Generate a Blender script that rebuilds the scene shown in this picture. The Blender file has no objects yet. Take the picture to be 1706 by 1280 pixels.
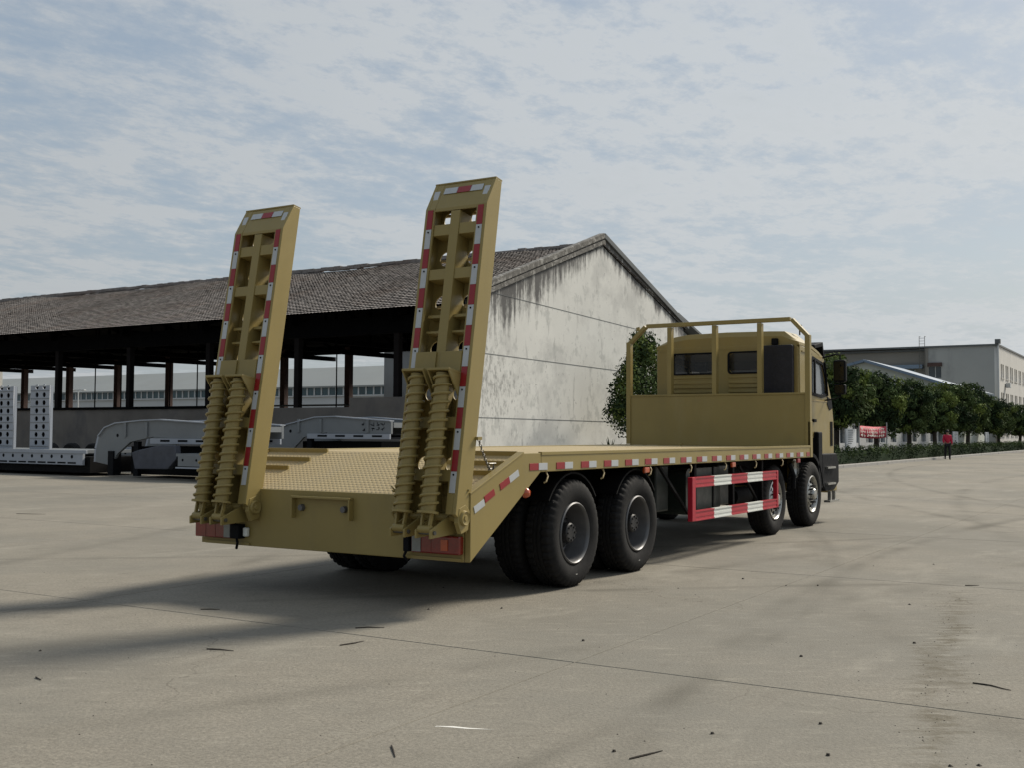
import bpy, math, random
from mathutils import Vector, Matrix
R_ = math.radians
sc = bpy.context.scene
COL = sc.collection
random.seed(7)

# ---------------------------------------------------------------- camera
cd = bpy.data.cameras.new('camera'); cam = bpy.data.objects.new('camera', cd); COL.objects.link(cam)
CR = Vector((0.52182223, -0.85304134, 0.00469411)); CU = Vector((-0.0405553, -0.01931123, 0.99899066)); CF = Vector((0.85208968, 0.52148591, 0.04467237))
mw = Matrix.Identity(4)
for i in range(3):
    mw[i][0] = CR[i]; mw[i][1] = CU[i]; mw[i][2] = -CF[i]
mw[0][3], mw[1][3], mw[2][3] = -7.244, -4.807, 1.405
cam.matrix_world = mw
cd.sensor_width = 36; cd.lens = 36 * 1850 / 1706; cd.clip_start = 0.1; cd.clip_end = 3000
sc.camera = cam
# ---------------------------------------------------------------- light
SUN_EL = 40.0
SUN_DIR = Vector((0.94, -0.325, 0)).normalized()          # horizontal direction towards the sun
to_sun = Vector((SUN_DIR.x * math.cos(R_(SUN_EL)), SUN_DIR.y * math.cos(R_(SUN_EL)), math.sin(R_(SUN_EL))))
sd = bpy.data.lights.new('sun', 'SUN'); sd.energy = 4.5; sd.angle = R_(13.0); sd.color = (1, .92, .79)
so = bpy.data.objects.new('sun', sd); COL.objects.link(so)
so.rotation_euler = to_sun.to_track_quat('Z', 'Y').to_euler(); so.location = (0, 0, 30)
w = bpy.data.worlds.new('World'); sc.world = w; w.use_nodes = True
nt = w.node_tree; N = nt.nodes; L = nt.links; N.clear()
def wn(t, **k):
    n = N.new(t)
    for a, b in k.items(): setattr(n, a, b)
    return n
def link(a, b): L.new(a, b)
out = wn('ShaderNodeOutputWorld'); bg = wn('ShaderNodeBackground'); bg.inputs[1].default_value = 0.1
sky = wn('ShaderNodeTexSky', sky_type='NISHITA', sun_disc=False, sun_elevation=R_(SUN_EL), sun_rotation=math.atan2(SUN_DIR.x, SUN_DIR.y), air_density=1.2, dust_density=2.0, ozone_density=1.0)
tc = wn('ShaderNodeTexCoord'); sx = wn('ShaderNodeSeparateXYZ'); link(tc.outputs['Generated'], sx.inputs[0])
def wm(op, a, b=None, clamp=False):
    n = wn('ShaderNodeMath', operation=op, use_clamp=clamp)
    for i, v in enumerate((a, b)):
        if v is None: continue
        if isinstance(v, (int, float)): n.inputs[i].default_value = v
        else: link(v, n.inputs[i])
    return n.outputs[0]
zz = wm('ADD', wm('MAXIMUM', sx.outputs[2], 0.0), 0.085)
cx = wm('DIVIDE', sx.outputs[0], zz); cy = wm('DIVIDE', sx.outputs[1], zz)
cv = wn('ShaderNodeCombineXYZ'); link(cx, cv.inputs[0]); link(cy, cv.inputs[1])
def wnoise(scale, det, rough, off, dist=0.0, sc3=(1, 1, 1)):
    mp = wn('ShaderNodeMapping'); mp.inputs['Location'].default_value = off; mp.inputs['Scale'].default_value = sc3
    mp.inputs['Rotation'].default_value = (0, 0, R_(25)); link(cv.outputs[0], mp.inputs[0])
    n = wn('ShaderNodeTexNoise'); n.inputs['Scale'].default_value = scale; n.inputs['Detail'].default_value = det
    n.inputs['Roughness'].default_value = rough; n.inputs['Distortion'].default_value = dist; link(mp.outputs[0], n.inputs[0])
    return n.outputs[0]
def wramp(src, pts):
    r = wn('ShaderNodeValToRGB'); e = r.color_ramp.elements
    while len(e) > 1: e.remove(e[0])
    e[0].position = pts[0][0]; e[0].color = (*pts[0][1], 1)
    for p, c in pts[1:]:
        x = e.new(p); x.color = (*c, 1)
    link(src, r.inputs[0]); return r.outputs[0]
g = lambda v: (v, v, v)
n1 = wnoise(0.42, 6, .55, (3.1, 1.7, 0), .15, (1, 1, 1))
n2 = wnoise(1.9, 10, .66, (9, 4, 0), .1, (1, 1.1, 1))
n3 = wnoise(8.0, 7, .7, (1, 14, 0), .05, (1, 1.4, 1))
cov = wm('ADD', wm('MULTIPLY', n1, .44), wm('ADD', wm('MULTIPLY', n2, .34), wm('MULTIPLY', n3, .22)))
hz = wramp(sx.outputs[2], [(0.0, g(.30)), (.10, g(.10)), (.3, g(0.0))])
cov2 = wm('ADD', cov, wm('MULTIPLY', hz, .35))
mask = wramp(cov2, [(.44, g(.05)), (.497, g(.40)), (.548, g(.80)), (.62, g(1.0))])
shade = wramp(wm('ADD', wm('MULTIPLY', n3, .3), wm('ADD', wm('MULTIPLY', n2, .45), wm('MULTIPLY', n1, .25))), [(.38, (4.6, 5.1, 5.65)), (.46, (5.1, 5.55, 5.95)), (.53, (6.0, 6.25, 6.4)), (.60, (5.6, 5.95, 6.2)), (.68, (4.9, 5.35, 5.75))])
# thin cloud is brighter towards the sun
vd = wn('ShaderNodeVectorMath', operation='DOT_PRODUCT'); link(tc.outputs['Generated'], vd.inputs[0]); vd.inputs[1].default_value = to_sun
fs = wm('ADD', wm('MULTIPLY', vd.outputs['Value'], .38), .735)
mu = wn('ShaderNodeVectorMath', operation='SCALE'); link(shade, mu.inputs[0]); link(fs, mu.inputs['Scale'])
blue = wn('ShaderNodeMix', data_type='RGBA'); blue.inputs[0].default_value = .62
link(sky.outputs[0], blue.inputs[6]); blue.inputs[7].default_value = (3.6, 4.3, 5.05, 1)
mx = wn('ShaderNodeMix', data_type='RGBA'); link(mask, mx.inputs[0]); link(blue.outputs[2], mx.inputs[6]); link(mu.outputs[0], mx.inputs[7])
link(mx.outputs[2], bg.inputs[0]); link(bg.outputs[0], out.inputs[0])
vs = sc.view_settings; vs.view_transform = 'Standard'; vs.look = 'None'; vs.exposure = 0.0; vs.gamma = 1; vs.use_curve_mapping = False

# ---------------------------------------------------------------- materials
MATS = {}
def mat(name, col, rough=.6, metal=0.0, var=.12, vs_=3.0, bump=0.0, bs=40.0, spec=.5, stain=None, coat=0.0, alpha=None, emis=None, fine=None):
    m = bpy.data.materials.new(name); m.use_nodes = True; t = m.node_tree; nn = t.nodes; ll = t.links
    b = nn['Principled BSDF']; b.inputs['Roughness'].default_value = rough; b.inputs['Metallic'].default_value = metal
    b.inputs['Specular IOR Level'].default_value = spec; b.inputs['Coat Weight'].default_value = coat
    tc = nn.new('ShaderNodeTexCoord')
    def noise(s, d=6, r=.6, sc3=None):
        n = nn.new('ShaderNodeTexNoise'); n.inputs['Scale'].default_value = s; n.inputs['Detail'].default_value = d; n.inputs['Roughness'].default_value = r
        if sc3:
            mp = nn.new('ShaderNodeMapping'); mp.inputs['Scale'].default_value = sc3; ll.new(tc.outputs['Object'], mp.inputs[0]); ll.new(mp.outputs[0], n.inputs[0])
        else: ll.new(tc.outputs['Object'], n.inputs[0])
        return n.outputs[0]
    def ramp(src, pts):
        r = nn.new('ShaderNodeValToRGB'); e = r.color_ramp.elements
        while len(e) > 1: e.remove(e[0])
        e[0].position = pts[0][0]; e[0].color = (*pts[0][1], 1)
        for p, c in pts[1:]:
            x = e.new(p); x.color = (*c, 1)
        ll.new(src, r.inputs[0]); return r.outputs[0]
    def mix(f, a, c, mode='MIX'):
        x = nn.new('ShaderNodeMix'); x.data_type = 'RGBA'; x.blend_type = mode
        for i, v in ((0, f), (6, a), (7, c)):
            if isinstance(v, (int, float)): x.inputs[i].default_value = v
            elif isinstance(v, tuple): x.inputs[i].default_value = (*v, 1)
            else: ll.new(v, x.inputs[i])
        return x.outputs[2]
    c = ramp(noise(vs_), [(.3, tuple(v * (1 - var) for v in col)), (.5, col), (.7, tuple(min(1, v * (1 + var)) for v in col))])
    if fine:
        s, a = fine
        f = ramp(noise(s, 3, .7), [(.3, g(1 - a)), (.5, g(1)), (.72, g(1 + a))])
        c = mix(1.0, c, f, 'MULTIPLY')
    if stain:
        for (s, sc3, lo, hi, scol, amt) in stain:
            k = ramp(noise(s, 8, .65, sc3), [(lo, g(0)), (hi, g(amt))])
            c = mix(k, c, scol)
    ll.new(c, b.inputs['Base Color'])
    rr = ramp(noise(vs_ * 2.3), [(.3, g(max(0, rough - .08))), (.7, g(min(1, rough + .08)))]); ll.new(rr, b.inputs['Roughness'])
    if bump:
        bn = nn.new('ShaderNodeBump'); bn.inputs['Strength'].default_value = bump; bn.inputs['Distance'].default_value = .01
        ll.new(noise(bs, 4), bn.inputs['Height']); ll.new(bn.outputs[0], b.inputs['Normal'])
    if emis: b.inputs['Emission Color'].default_value = (*emis, 1); b.inputs['Emission Strength'].default_value = 1
    if alpha is not None:
        b.inputs['Alpha'].default_value = alpha
    MATS[name] = m; m['h'] = 1
    return m
KH = (.285, .22, .078)
khaki = mat('khaki_paint', KH, .40, 0, .06, 1.6, .05, 60, .35, stain=[(4, (1, 1, .4), .52, .75, (.21, .17, .075), .35), (1.3, (1.5, 1.5, .5), .52, .72, (.33, .27, .13), .35), (26, (1, 1, .3), .66, .74, (.15, .12, .06), .35)])
khaki_d = mat('khaki_deck_paint', (.40, .315, .165), .55, 0, .06, 1.2, .15, 160, .4, stain=[(2.5, None, .52, .78, (.30, .25, .16), .35)])
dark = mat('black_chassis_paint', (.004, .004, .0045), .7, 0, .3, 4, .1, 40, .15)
tyre_m = mat('tyre_rubber', (.013, .013, .0135), .8, 0, .25, 6, .15, 120, .2, stain=[(5, None, .5, .8, (.035, .033, .03), .4)])
rim_m = mat('grey_rim_paint', (.12, .12, .123), .42, .3, .12, 8)
rim_d = mat('dark_hub_paint', (.02, .02, .021), .5, .1, .2, 9)
alu = mat('polished_alloy', (.42, .42, .40), .3, .8, .12, 12)
red_r = mat('red_reflector_film', (.27, .007, .011), .35, 0, .05, 20, 0, 40, .6)
wht_r = mat('white_reflector_film', (.46, .48, .49), .35, 0, .04, 20, 0, 40, .6)
red_p = mat('red_guard_paint', (.42, .012, .03), .4, 0, .06, 6)
wht_p = mat('white_guard_paint', (.72, .74, .70), .4, 0, .05, 6)
lens_r = mat('red_lamp_lens', (.17, .006, .005), .15, 0, .2, 14, 0, 40, .7, coat=.5)
lens_o = mat('orange_lamp_lens', (.45, .07, .012), .15, 0, .15, 14, 0, 40, .7, coat=.5)
lens_c = mat('clear_lamp_lens', (.20, .22, .215), .15, 0, .1, 14, 0, 40, .7)
glass = mat('dark_cab_glass', (.03, .035, .04), .05, 0, .1, 3, 0, 40, .8, alpha=.35)
side_glass = mat('side_glass_painted_sky', (.20, .225, .25), .12, 0, .1, 3, 0, 40, .8, alpha=.85)  # pale base colour stands in for the sky's reflection
glass_b = mat('building_glass', (.035, .05, .06), .08, 0, .3, .6, 0, 40, .8)
teal_g = mat('teal_window_glass', (.02, .06, .075), .15, 0, .4, .5, 0, 40, .7)
mirror_g = mat('mirror_glass', (.03, .032, .036), .08, 1, .03, 3)
navy = mat('black_mesh_screen', (.006, .006, .012), .6, 0, .3, 9, .2)
blackp = mat('black_plastic', (.006, .007, .009), .6, 0, .2, 9, .1, 80, .1)
cab_in = mat('cab_interior_grey', (.05, .05, .05), .8, 0, .3, 4)
steel = mat('galvanised_chain', (.16, .155, .14), .45, .7, .2, 20)
green_t = mat('dark_green_tank', (.016, .024, .02), .4, 0, .2, 4)
trail = mat('trailer_grey_paint', (.20, .215, .225), .45, 0, .08, 1.5, .05, 60, .4, stain=[(3, None, .55, .8, (.16, .16, .15), .3)])
trail2 = mat('trailer_pale_paint', (.36, .39, .44), .45, 0, .06, 1.5, .05, 60, .4, stain=[(3, None, .55, .8, (.22, .22, .2), .3)])
tarp = mat('dark_mudguard', (.06, .066, .085), .6, 0, .2, 3)
rooft = mat('brown_grey_roof_tile', (.245, .225, .213), .9, 0, .16, .8, .2, 9, .15, fine=(5, .28), stain=[(.9, (1, .35, 1), .5, .7, (.29, .275, .26), .6), (2.6, (1.6, .6, 1), .54, .68, (.11, .10, .095), .6), (.4, None, .5, .65, (.17, .125, .10), .5)])
wallw = mat('weathered_white_render', (.70, .70, .665), .85, 0, .07, .35, .2, 14, .2, fine=(30, .04),
    stain=[(.5, None, .50, .62, (.50, .50, .48), .6), (1.9, (1, 1, .8), .55, .63, (.46, .47, .45), .6), (1.5, (1.4, 1, .3), .60, .70, (.20, .20, .195), .5), (5, (1, 1, .7), .62, .68, (.22, .22, .21), .7)])
parap = mat('grimy_parapet', (.17, .155, .14), .9, 0, .2, .6, .3, 12, .2, stain=[(.8, (1, 1, .5), .5, .7, (.09, .09, .095), .7), (.5, None, .55, .7, (.21, .19, .16), .5)])
inner = mat('shade_black_timber', (.004, .004, .0045), .95, 0, .3, 2, .2, 40, .05)  # near-black colour carries the shade under the shed roof
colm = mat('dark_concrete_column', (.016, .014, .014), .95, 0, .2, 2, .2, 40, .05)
colr = mat('rusty_brown_column', (.075, .045, .04), .9, 0, .2, 2, .2)
verge = mat('mossy_verge_mortar', (.12, .115, .105), .9, 0, .4, 3, .5, 20, stain=[(5, None, .5, .62, (.42, .41, .38), .7)])
facr = mat('far_factory_roof', (.24, .255, .25), .6, 0, .06, .1)
facw = mat('pale_factory_wall', (.50, .52, .53), .8, 0, .06, .2)
facg = mat('grey_render_facade', (.37, .38, .375), .85, 0, .08, .15, .1, stain=[(.35, (1, 1, .5), .52, .66, (.20, .21, .215), .6)])
facb = mat('brown_grey_facade', (.225, .215, .195), .85, 0, .06, .15, .1)
facs = mat('cream_side_wall', (.60, .585, .55), .85, 0, .06, .2, .1, stain=[(.5, (1, 1, .5), .52, .7, (.35, .35, .34), .4)])
trim = mat('dark_coping', (.11, .12, .125), .8, 0, .1, 1)
blue_roof = mat('blue_sheet_roof', (.15, .21, .29), .5, 0, .08, .6)
white_b = mat('white_low_wall', (.52, .55, .50), .8, 0, .08, .3)
banner_m = mat('red_cloth_banner', (.48, .03, .06), .7, 0, .1, 2)
sign_m = mat('white_notice_panel', (.62, .64, .66), .6, 0, .05, 2)
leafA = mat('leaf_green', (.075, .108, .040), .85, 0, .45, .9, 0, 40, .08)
leafB = mat('leaf_light_green', (.13, .17, .045), .85, 0, .35, .9, 0, 40, .08)  # brightened leaf colour stands in for sunlit highlights, on random clumps
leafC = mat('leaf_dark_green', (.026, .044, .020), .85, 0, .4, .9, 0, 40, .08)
for m_ in (leafA, leafB, leafC): m_.node_tree.nodes['Principled BSDF'].inputs['Subsurface Weight'].default_value = 0
bark = mat('bark', (.05, .042, .034), .9, 0, .3, 8, .5)
kerb_m = mat('kerb_concrete', (.34, .33, .31), .9, 0, .1, 2, .2)
filler = mat('joint_filler', (.15, .138, .115), .95, 0, .3, 3, .3)
soil = mat('verge_soil', (.07, .055, .04), .95, 0, .3, 2, .5)
twig_m = mat('dry_twig', (.03, .024, .018), .9, 0, .3, 20)
stone_m = mat('dark_pebble', (.045, .038, .03), .9, 0, .4, 20)
skin = mat('skin', (.36, .22, .16), .6, 0, .1, 9)
coat_m = mat('red_jacket', (.46, .012, .05), .8, 0, .15, 9)
trou = mat('dark_trousers', (.012, .012, .016), .9, 0, .2, 9)
hair_m = mat('black_hair', (.01, .009, .008), .7, 0, .2, 9)
pale_m = mat('white_marking', (.72, .71, .66), .8, 0, .1, 9)
pole_m = mat('pale_lamp_pole', (.5, .52, .52), .6, 0, .05, 9)

def concrete():
    m = mat('worn_concrete', (.236, .217, .180), .9, 0, .10, .35, .5, 60, .2, fine=(42, .26),
        stain=[(.16, None, .46, .60, (.175, .168, .145), .7), (.5, None, .54, .68, (.19, .175, .145), .5), (1.1, (.8, .3, 1), .52, .70, (.19, .178, .15), .6), (.9, (.5, 1.2, 1), .56, .72, (.33, .31, .262), .55),
               (3.2, (.6, 1.6, 1), .58, .70, (.165, .15, .125), .4), (11, None, .62, .72, (.34, .32, .275), .4), (24, None, .64, .72, (.09, .08, .065), .6)])
    t = m.node_tree; nn = t.nodes; ll = t.links
    b = nn['Principled BSDF']; src = b.inputs['Base Color'].links[0].from_socket
    ob = nn.new('ShaderNodeTexCoord'); geo = nn.new('ShaderNodeNewGeometry'); sp = nn.new('ShaderNodeSeparateXYZ'); ll.new(geo.outputs['Position'], sp.inputs[0])
    # all noises read world position so that slabs do not repeat
    for n in list(nn):
        if n.type == 'TEX_COORD':
            for l in list(n.outputs['Object'].links):
                to = l.to_socket; ll.remove(l); ll.new(geo.outputs['Position'], to)
    def mth(op, a, b_=None, c_=None, clamp=False):
        n = nn.new('ShaderNodeMath'); n.operation = op; n.use_clamp = clamp
        for i, v in enumerate((a, b_, c_)):
            if v is None: continue
            if isinstance(v, (int, float)): n.inputs[i].default_value = v
            else: ll.new(v, n.inputs[i])
        return n.outputs[0]
    X, Y = sp.outputs[0], sp.outputs[1]
    nz = nn.new('ShaderNodeTexNoise'); nz.inputs['Scale'].default_value = 3.2; nz.inputs['Detail'].default_value = 9; nz.inputs['Roughness'].default_value = .75; ll.new(geo.outputs['Position'], nz.inputs[0])
    nz2 = nn.new('ShaderNodeTexNoise'); nz2.inputs['Scale'].default_value = .8; ll.new(geo.outputs['Position'], nz2.inputs[0])
    # dirt trail: runs from (-2.2,-3.84) to (3.7,-2.86), spilt earth
    wob = mth('MULTIPLY', mth('SUBTRACT', nz2.outputs[0], .5), .5)
    ln = mth('SUBTRACT', mth('SUBTRACT', Y, mth('MULTIPLY', X, .166)), -3.475)
    d = mth('ABSOLUTE', mth('ADD', ln, wob))
    env = mth('MULTIPLY', mth('SUBTRACT', 1.0, mth('DIVIDE', d, .27), clamp=True), mth('SUBTRACT', 1.0, mth('DIVIDE', mth('ABSOLUTE', mth('SUBTRACT', X, .3)), 8.0), clamp=True))
    cs = nn.new('ShaderNodeCombineXYZ'); ll.new(mth('ADD', mth('MULTIPLY', X, .52), mth('MULTIPLY', Y, -.85)), cs.inputs[0]); ll.new(mth('MULTIPLY', mth('ADD', mth('MULTIPLY', X, .85), mth('MULTIPLY', Y, .52)), 3.2), cs.inputs[1])
    nz3 = nn.new('ShaderNodeTexNoise'); nz3.inputs['Scale'].default_value = 3.6; nz3.inputs['Detail'].default_value = 9; nz3.inputs['Roughness'].default_value = .7; ll.new(cs.outputs[0], nz3.inputs[0])
    k = mth('MULTIPLY', mth('SUBTRACT', mth('ADD', nz3.outputs[0], mth('MULTIPLY', env, .27)), .615), 8.0, clamp=True)
    smear = mth('MULTIPLY', mth('SUBTRACT', nz3.outputs[0], .54), 6.0, clamp=True)
    vo = nn.new('ShaderNodeTexVoronoi'); vo.feature = 'DISTANCE_TO_EDGE'; vo.inputs['Scale'].default_value = .22
    vv = nn.new('ShaderNodeVectorMath'); vv.operation = 'ADD'; ll.new(geo.outputs['Position'], vv.inputs[0]); nzc = nn.new('ShaderNodeTexNoise'); nzc.inputs['Scale'].default_value = 1.3; nzc.inputs['Detail'].default_value = 8; ll.new(geo.outputs['Position'], nzc.inputs[0])
    ll.new(nzc.outputs['Color'], vv.inputs[1]); ll.new(vv.outputs[0], vo.inputs['Vector'])
    crack = mth('MULTIPLY', mth('SUBTRACT', 1.0, mth('DIVIDE', vo.outputs['Distance'], .0016), clamp=True), mth('MULTIPLY', mth('SUBTRACT', nz2.outputs[0], .46), 6.0, clamp=True))
    k = mth('MULTIPLY', mth('MULTIPLY', k, mth('MULTIPLY', mth('SUBTRACT', nz.outputs[0], .36), 4.0, clamp=True)), mth('MULTIPLY', env, 1.6, clamp=True))
    mx = nn.new('ShaderNodeMix'); mx.data_type = 'RGBA'; ll.new(mth('MULTIPLY', k, .85), mx.inputs[0]); ll.new(src, mx.inputs[6]); mx.inputs[7].default_value = (.10, .085, .055, 1)
    # tyre tracks: curved faint dark bands
    def band(cx_, cy_, r_, wdt, amt, prev):
        dx = mth('SUBTRACT', X, cx_); dy = mth('SUBTRACT', Y, cy_)
        rr = mth('SQRT', mth('ADD', mth('MULTIPLY', dx, dx), mth('MULTIPLY', dy, dy)))
        e = mth('SUBTRACT', 1.0, mth('DIVIDE', mth('ABSOLUTE', mth('SUBTRACT', rr, r_)), wdt), clamp=True)
        e = mth('MULTIPLY', e, mth('MULTIPLY', mth('SUBTRACT', nz2.outputs[0], .35), 3.0, clamp=True))
        q = nn.new('ShaderNodeMix'); q.data_type = 'RGBA'; ll.new(mth('MULTIPLY', e, amt), q.inputs[0]); ll.new(prev, q.inputs[6]); q.inputs[7].default_value = (.105, .098, .08, 1)
        return q.outputs[2]
    def over(prev, fac, colr):
        q = nn.new('ShaderNodeMix'); q.data_type = 'RGBA'; ll.new(fac, q.inputs[0]); ll.new(prev, q.inputs[6]); q.inputs[7].default_value = (*colr, 1); return q.outputs[2]
    o = over(mx.outputs[2], mth('MULTIPLY', smear, .55), (.155, .145, .12))
    light = mth('MULTIPLY', mth('SUBTRACT', .44, nz3.outputs[0]), 6.0, clamp=True)
    o = over(o, mth('MULTIPLY', light, .6), (.34, .318, .265))
    o = over(o, mth('MULTIPLY', crack, .55), (.08, .07, .055))
    for a in ((60, -26, 49.5, .14, .7), (60, -26, 51.6, .14, .6), (48, -60, 66, .2, .7), (48, -60, 68.4, .2, .6), (-30, -30, 43.5, .13, .6), (30, 30, 38.0, .12, .6), (6, -42, 40.3, .16, .7), (6, -42, 38.2, .16, .65), (20, 60, 62.6, .2, .45), (20, 60, 64.8, .2, .45), (-2, 24, 26.4, .12, .5), (30, -70, 70.5, .25, .5), (30, -70, 73.1, .25, .4), (-40, 60, 62, .2, .4), (-14, 44, 43, .2, .5), (-14, 44, 40.5, .2, .45)):
        o = band(*a, o)
    ll.new(o, b.inputs['Base Color'])
    return m
conc = concrete()

def checker():           # tread relief on the deck plate
    m = khaki_d; nn = m.node_tree.nodes; ll = m.node_tree.links; b = nn['Principled BSDF']
    geo = nn.new('ShaderNodeTexCoord'); sp = nn.new('ShaderNodeSeparateXYZ'); ll.new(geo.outputs['Object'], sp.inputs[0])
    def mth(op, a, b_=None):
        n = nn.new('ShaderNodeMath'); n.operation = op
        for i, v in enumerate((a, b_)):
            if v is None: continue
            if isinstance(v, (int, float)): n.inputs[i].default_value = v
            else: ll.new(v, n.inputs[i])
        return n.outputs[0]
    u = mth('MULTIPLY', mth('ADD', sp.outputs[0], sp.outputs[1]), 70.0); v = mth('MULTIPLY', mth('SUBTRACT', sp.outputs[0], sp.outputs[1]), 70.0)
    h = mth('MULTIPLY', mth('SINE', u), mth('SINE', v)); h = mth('MAXIMUM', h, 0.0)
    bn = nn.new('ShaderNodeBump'); bn.inputs['Strength'].default_value = .8; bn.inputs['Distance'].default_value = .006
    ll.new(h, bn.inputs['Height']); ll.new(bn.outputs[0], b.inputs['Normal'])
checker()

def gable_stains():      # black run-off streaks below the verge, real dirt on the wall
    m = wallw; nn = m.node_tree.nodes; ll = m.node_tree.links; b = nn['Principled BSDF']; src = b.inputs['Base Color'].links[0].from_socket
    tcn = nn.new('ShaderNodeTexCoord'); sp = nn.new('ShaderNodeSeparateXYZ'); ll.new(tcn.outputs['Object'], sp.inputs[0])
    def mth(op, a, b_=None, clamp=False):
        n = nn.new('ShaderNodeMath'); n.operation = op; n.use_clamp = clamp
        for i, v in enumerate((a, b_)):
            if v is None: continue
            if isinstance(v, (int, float)): n.inputs[i].default_value = v
            else: ll.new(v, n.inputs[i])
        return n.outputs[0]
    X, Z = sp.outputs[0], sp.outputs[2]
    top = mth('MINIMUM', mth('ADD', mth('MULTIPLY', mth('SUBTRACT', X, 36.4), .345), 10.1), mth('SUBTRACT', 10.1, mth('MULTIPLY', mth('SUBTRACT', X, 36.4), .335)))
    depth = mth('SUBTRACT', top, Z)
    def nz(s, sc3, det=6):
        mp = nn.new('ShaderNodeMapping'); mp.inputs['Scale'].default_value = sc3; ll.new(tcn.outputs['Object'], mp.inputs[0])
        n = nn.new('ShaderNodeTexNoise'); n.inputs['Scale'].default_value = s; n.inputs['Detail'].default_value = det; n.inputs['Roughness'].default_value = .7; ll.new(mp.outputs[0], n.inputs[0]); return n.outputs[0]
    streak = nz(2.2, (1.7, 1, .10)); big = nz(.45, (1, 1, .25)); fine = nz(7, (1, 1, .45))
    left = mth('SUBTRACT', 1.0, mth('DIVIDE', mth('SUBTRACT', X, 26.0), 9.0), clamp=True)
    reach = mth('ADD', mth('MULTIPLY', big, 2.6), mth('MULTIPLY', left, 2.2))
    fall = mth('SUBTRACT', 1.0, mth('DIVIDE', depth, reach), clamp=True)
    k = mth('ADD', mth('MULTIPLY', streak, 1.0), mth('ADD', mth('MULTIPLY', fine, .45), mth('MULTIPLY', fall, .46)))
    k = mth('MULTIPLY', mth('SUBTRACT', k, .86), 4.5, clamp=True)
    k = mth('MULTIPLY', k, mth('MULTIPLY', fall, 2.2, clamp=True))
    mx = nn.new('ShaderNodeMix'); mx.data_type = 'RGBA'; ll.new(mth('MULTIPLY', k, .88), mx.inputs[0]); ll.new(src, mx.inputs[6]); mx.inputs[7].default_value = (.055, .053, .055, 1)
    # blotchy mould low down by the corner
    low = mth('MULTIPLY', mth('SUBTRACT', 1.0, mth('DIVIDE', mth('SUBTRACT', X, 26.0), 6.5), clamp=True), mth('SUBTRACT', 1.0, mth('DIVIDE', mth('ABSOLUTE', mth('SUBTRACT', Z, 3.2)), 3.0), clamp=True))
    k2 = mth('MULTIPLY', mth('SUBTRACT', mth('ADD', fine, mth('MULTIPLY', low, .22)), .62), 7.0, clamp=True)
    mx2 = nn.new('ShaderNodeMix'); mx2.data_type = 'RGBA'; ll.new(mth('MULTIPLY', mth('MULTIPLY', k2, mth('MULTIPLY', low, 2.0, clamp=True)), .6), mx2.inputs[0]); ll.new(mx.outputs[2], mx2.inputs[6]); mx2.inputs[7].default_value = (.16, .16, .155, 1)
    ll.new(mx2.outputs[2], b.inputs['Base Color'])
gable_stains()

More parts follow.
